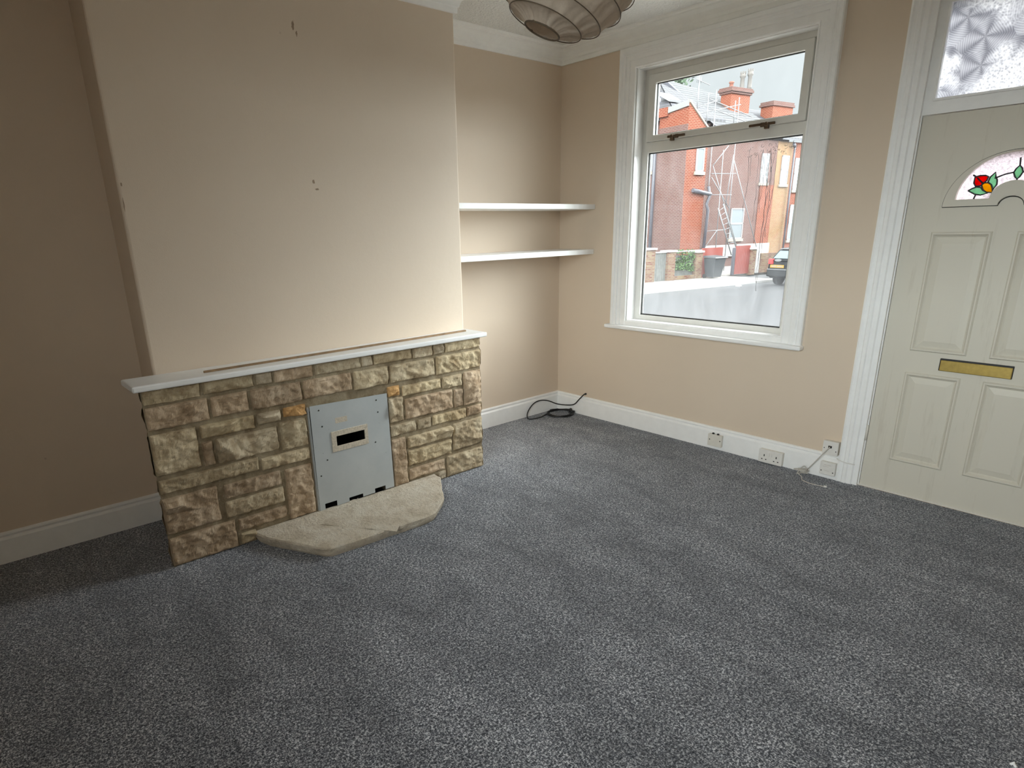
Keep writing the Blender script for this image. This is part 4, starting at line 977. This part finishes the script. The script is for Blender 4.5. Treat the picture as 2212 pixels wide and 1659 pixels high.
# ------------------------------------------------------------------ daylight
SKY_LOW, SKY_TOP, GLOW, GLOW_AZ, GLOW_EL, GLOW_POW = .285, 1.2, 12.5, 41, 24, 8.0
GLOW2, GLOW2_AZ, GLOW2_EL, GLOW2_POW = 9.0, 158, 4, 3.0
W = bpy.data.worlds.new('overcast sky'); SC.world = W; W.use_nodes = True
nt = W.node_tree; nt.nodes.clear()
wo = nt.nodes.new('ShaderNodeOutputWorld'); bg = nt.nodes.new('ShaderNodeBackground')
tcw = nt.nodes.new('ShaderNodeTexCoord'); sx = nt.nodes.new('ShaderNodeSeparateXYZ'); L(nt, tcw.outputs['Generated'], sx.inputs[0])
cl = noise_tex(nt, tcw.outputs['Generated'], 2.2, 5, .6)
zc = ramp(nt, sx.outputs[2], [(.0, (.84, .93, .97)), (.30, (.92, .975, 1.0)), (1.0, (1, 1, 1))]).outputs[0]
skyc = mixc(nt, math_(nt, 'MULTIPLY', cl, .16), zc, (1, 1, 1))
mr = nt.nodes.new('ShaderNodeMapRange'); mr.inputs['From Min'].default_value = .40; mr.inputs['From Max'].default_value = .95
mr.inputs['To Min'].default_value = SKY_LOW; mr.inputs['To Max'].default_value = SKY_TOP
L(nt, sx.outputs[2], mr.inputs['Value'])
# two broad sky lobes added to light the room, both out of view
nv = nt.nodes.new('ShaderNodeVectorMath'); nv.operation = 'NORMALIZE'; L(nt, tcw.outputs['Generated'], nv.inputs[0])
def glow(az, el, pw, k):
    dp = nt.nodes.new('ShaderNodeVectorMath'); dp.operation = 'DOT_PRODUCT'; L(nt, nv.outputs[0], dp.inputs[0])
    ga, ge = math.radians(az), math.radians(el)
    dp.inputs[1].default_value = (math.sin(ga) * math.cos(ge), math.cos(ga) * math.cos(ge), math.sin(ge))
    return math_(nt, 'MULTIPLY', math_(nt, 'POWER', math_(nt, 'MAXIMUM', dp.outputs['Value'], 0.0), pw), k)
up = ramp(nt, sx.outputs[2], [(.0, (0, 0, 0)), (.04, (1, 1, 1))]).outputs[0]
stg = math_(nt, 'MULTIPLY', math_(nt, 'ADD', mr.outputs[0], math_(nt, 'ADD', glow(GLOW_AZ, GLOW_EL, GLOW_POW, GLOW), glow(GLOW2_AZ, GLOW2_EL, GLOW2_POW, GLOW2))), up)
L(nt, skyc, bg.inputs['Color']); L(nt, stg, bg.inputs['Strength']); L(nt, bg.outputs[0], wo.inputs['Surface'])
def portal(name, x, y, z, w, h, rz):
    l = bpy.data.lights.new(name, 'AREA'); l.shape = 'RECTANGLE'; l.size = w; l.size_y = h; l.cycles.is_portal = True
    o = bpy.data.objects.new(name, l); C.objects.link(o); o.location = (x, y, z); o.rotation_euler = (PI / 2, 0, rz); return o
portal('window_daylight', 1.276, .17, 1.65, 1.17, 1.68, PI)
portal('fanlight_daylight', 2.845, .15, 2.24, .8, .43, PI)

portal('added_window_portal', 3.3, RY - .2, 1.84, 1.5, 1.48, 0)  # portal of the added rear window

# ------------------------------------------------------------------ camera
cam = bpy.data.cameras.new('camera'); co = bpy.data.objects.new('camera', cam); C.objects.link(co); SC.camera = co
f_px, ppx, ppy = 1352.686, -57.75, 106.485
yaw, pit, rol = (math.radians(a) for a in (49.675, -17.9791, -1.3704))
fwd = Vector((-math.sin(yaw) * math.cos(pit), math.cos(yaw) * math.cos(pit), math.sin(pit)))
r0 = Vector((math.cos(yaw), math.sin(yaw), 0)); u0 = r0.cross(fwd)
r = r0 * math.cos(rol) + u0 * math.sin(rol); u = -r0 * math.sin(rol) + u0 * math.cos(rol)
co.matrix_world = Matrix((( r.x, u.x, -fwd.x, 3.5975), (r.y, u.y, -fwd.y, -3.8846), (r.z, u.z, -fwd.z, 1.4834), (0, 0, 0, 1)))
cam.sensor_fit = 'HORIZONTAL'; cam.sensor_width = 36; cam.lens = f_px / 2212 * 36
cam.shift_x = -ppx / 2212; cam.shift_y = ppy / 2212
cam.clip_start = .05; cam.clip_end = 300

SC.view_settings.view_transform = 'Standard'; SC.view_settings.look = 'None'; SC.view_settings.gamma = 1; SC.view_settings.use_curve_mapping = False
SC.view_settings.exposure = 1.62
SC.cycles.max_bounces = 14; SC.cycles.diffuse_bounces = 8; SC.cycles.transparent_max_bounces = 16
SC.cycles.use_denoising = True
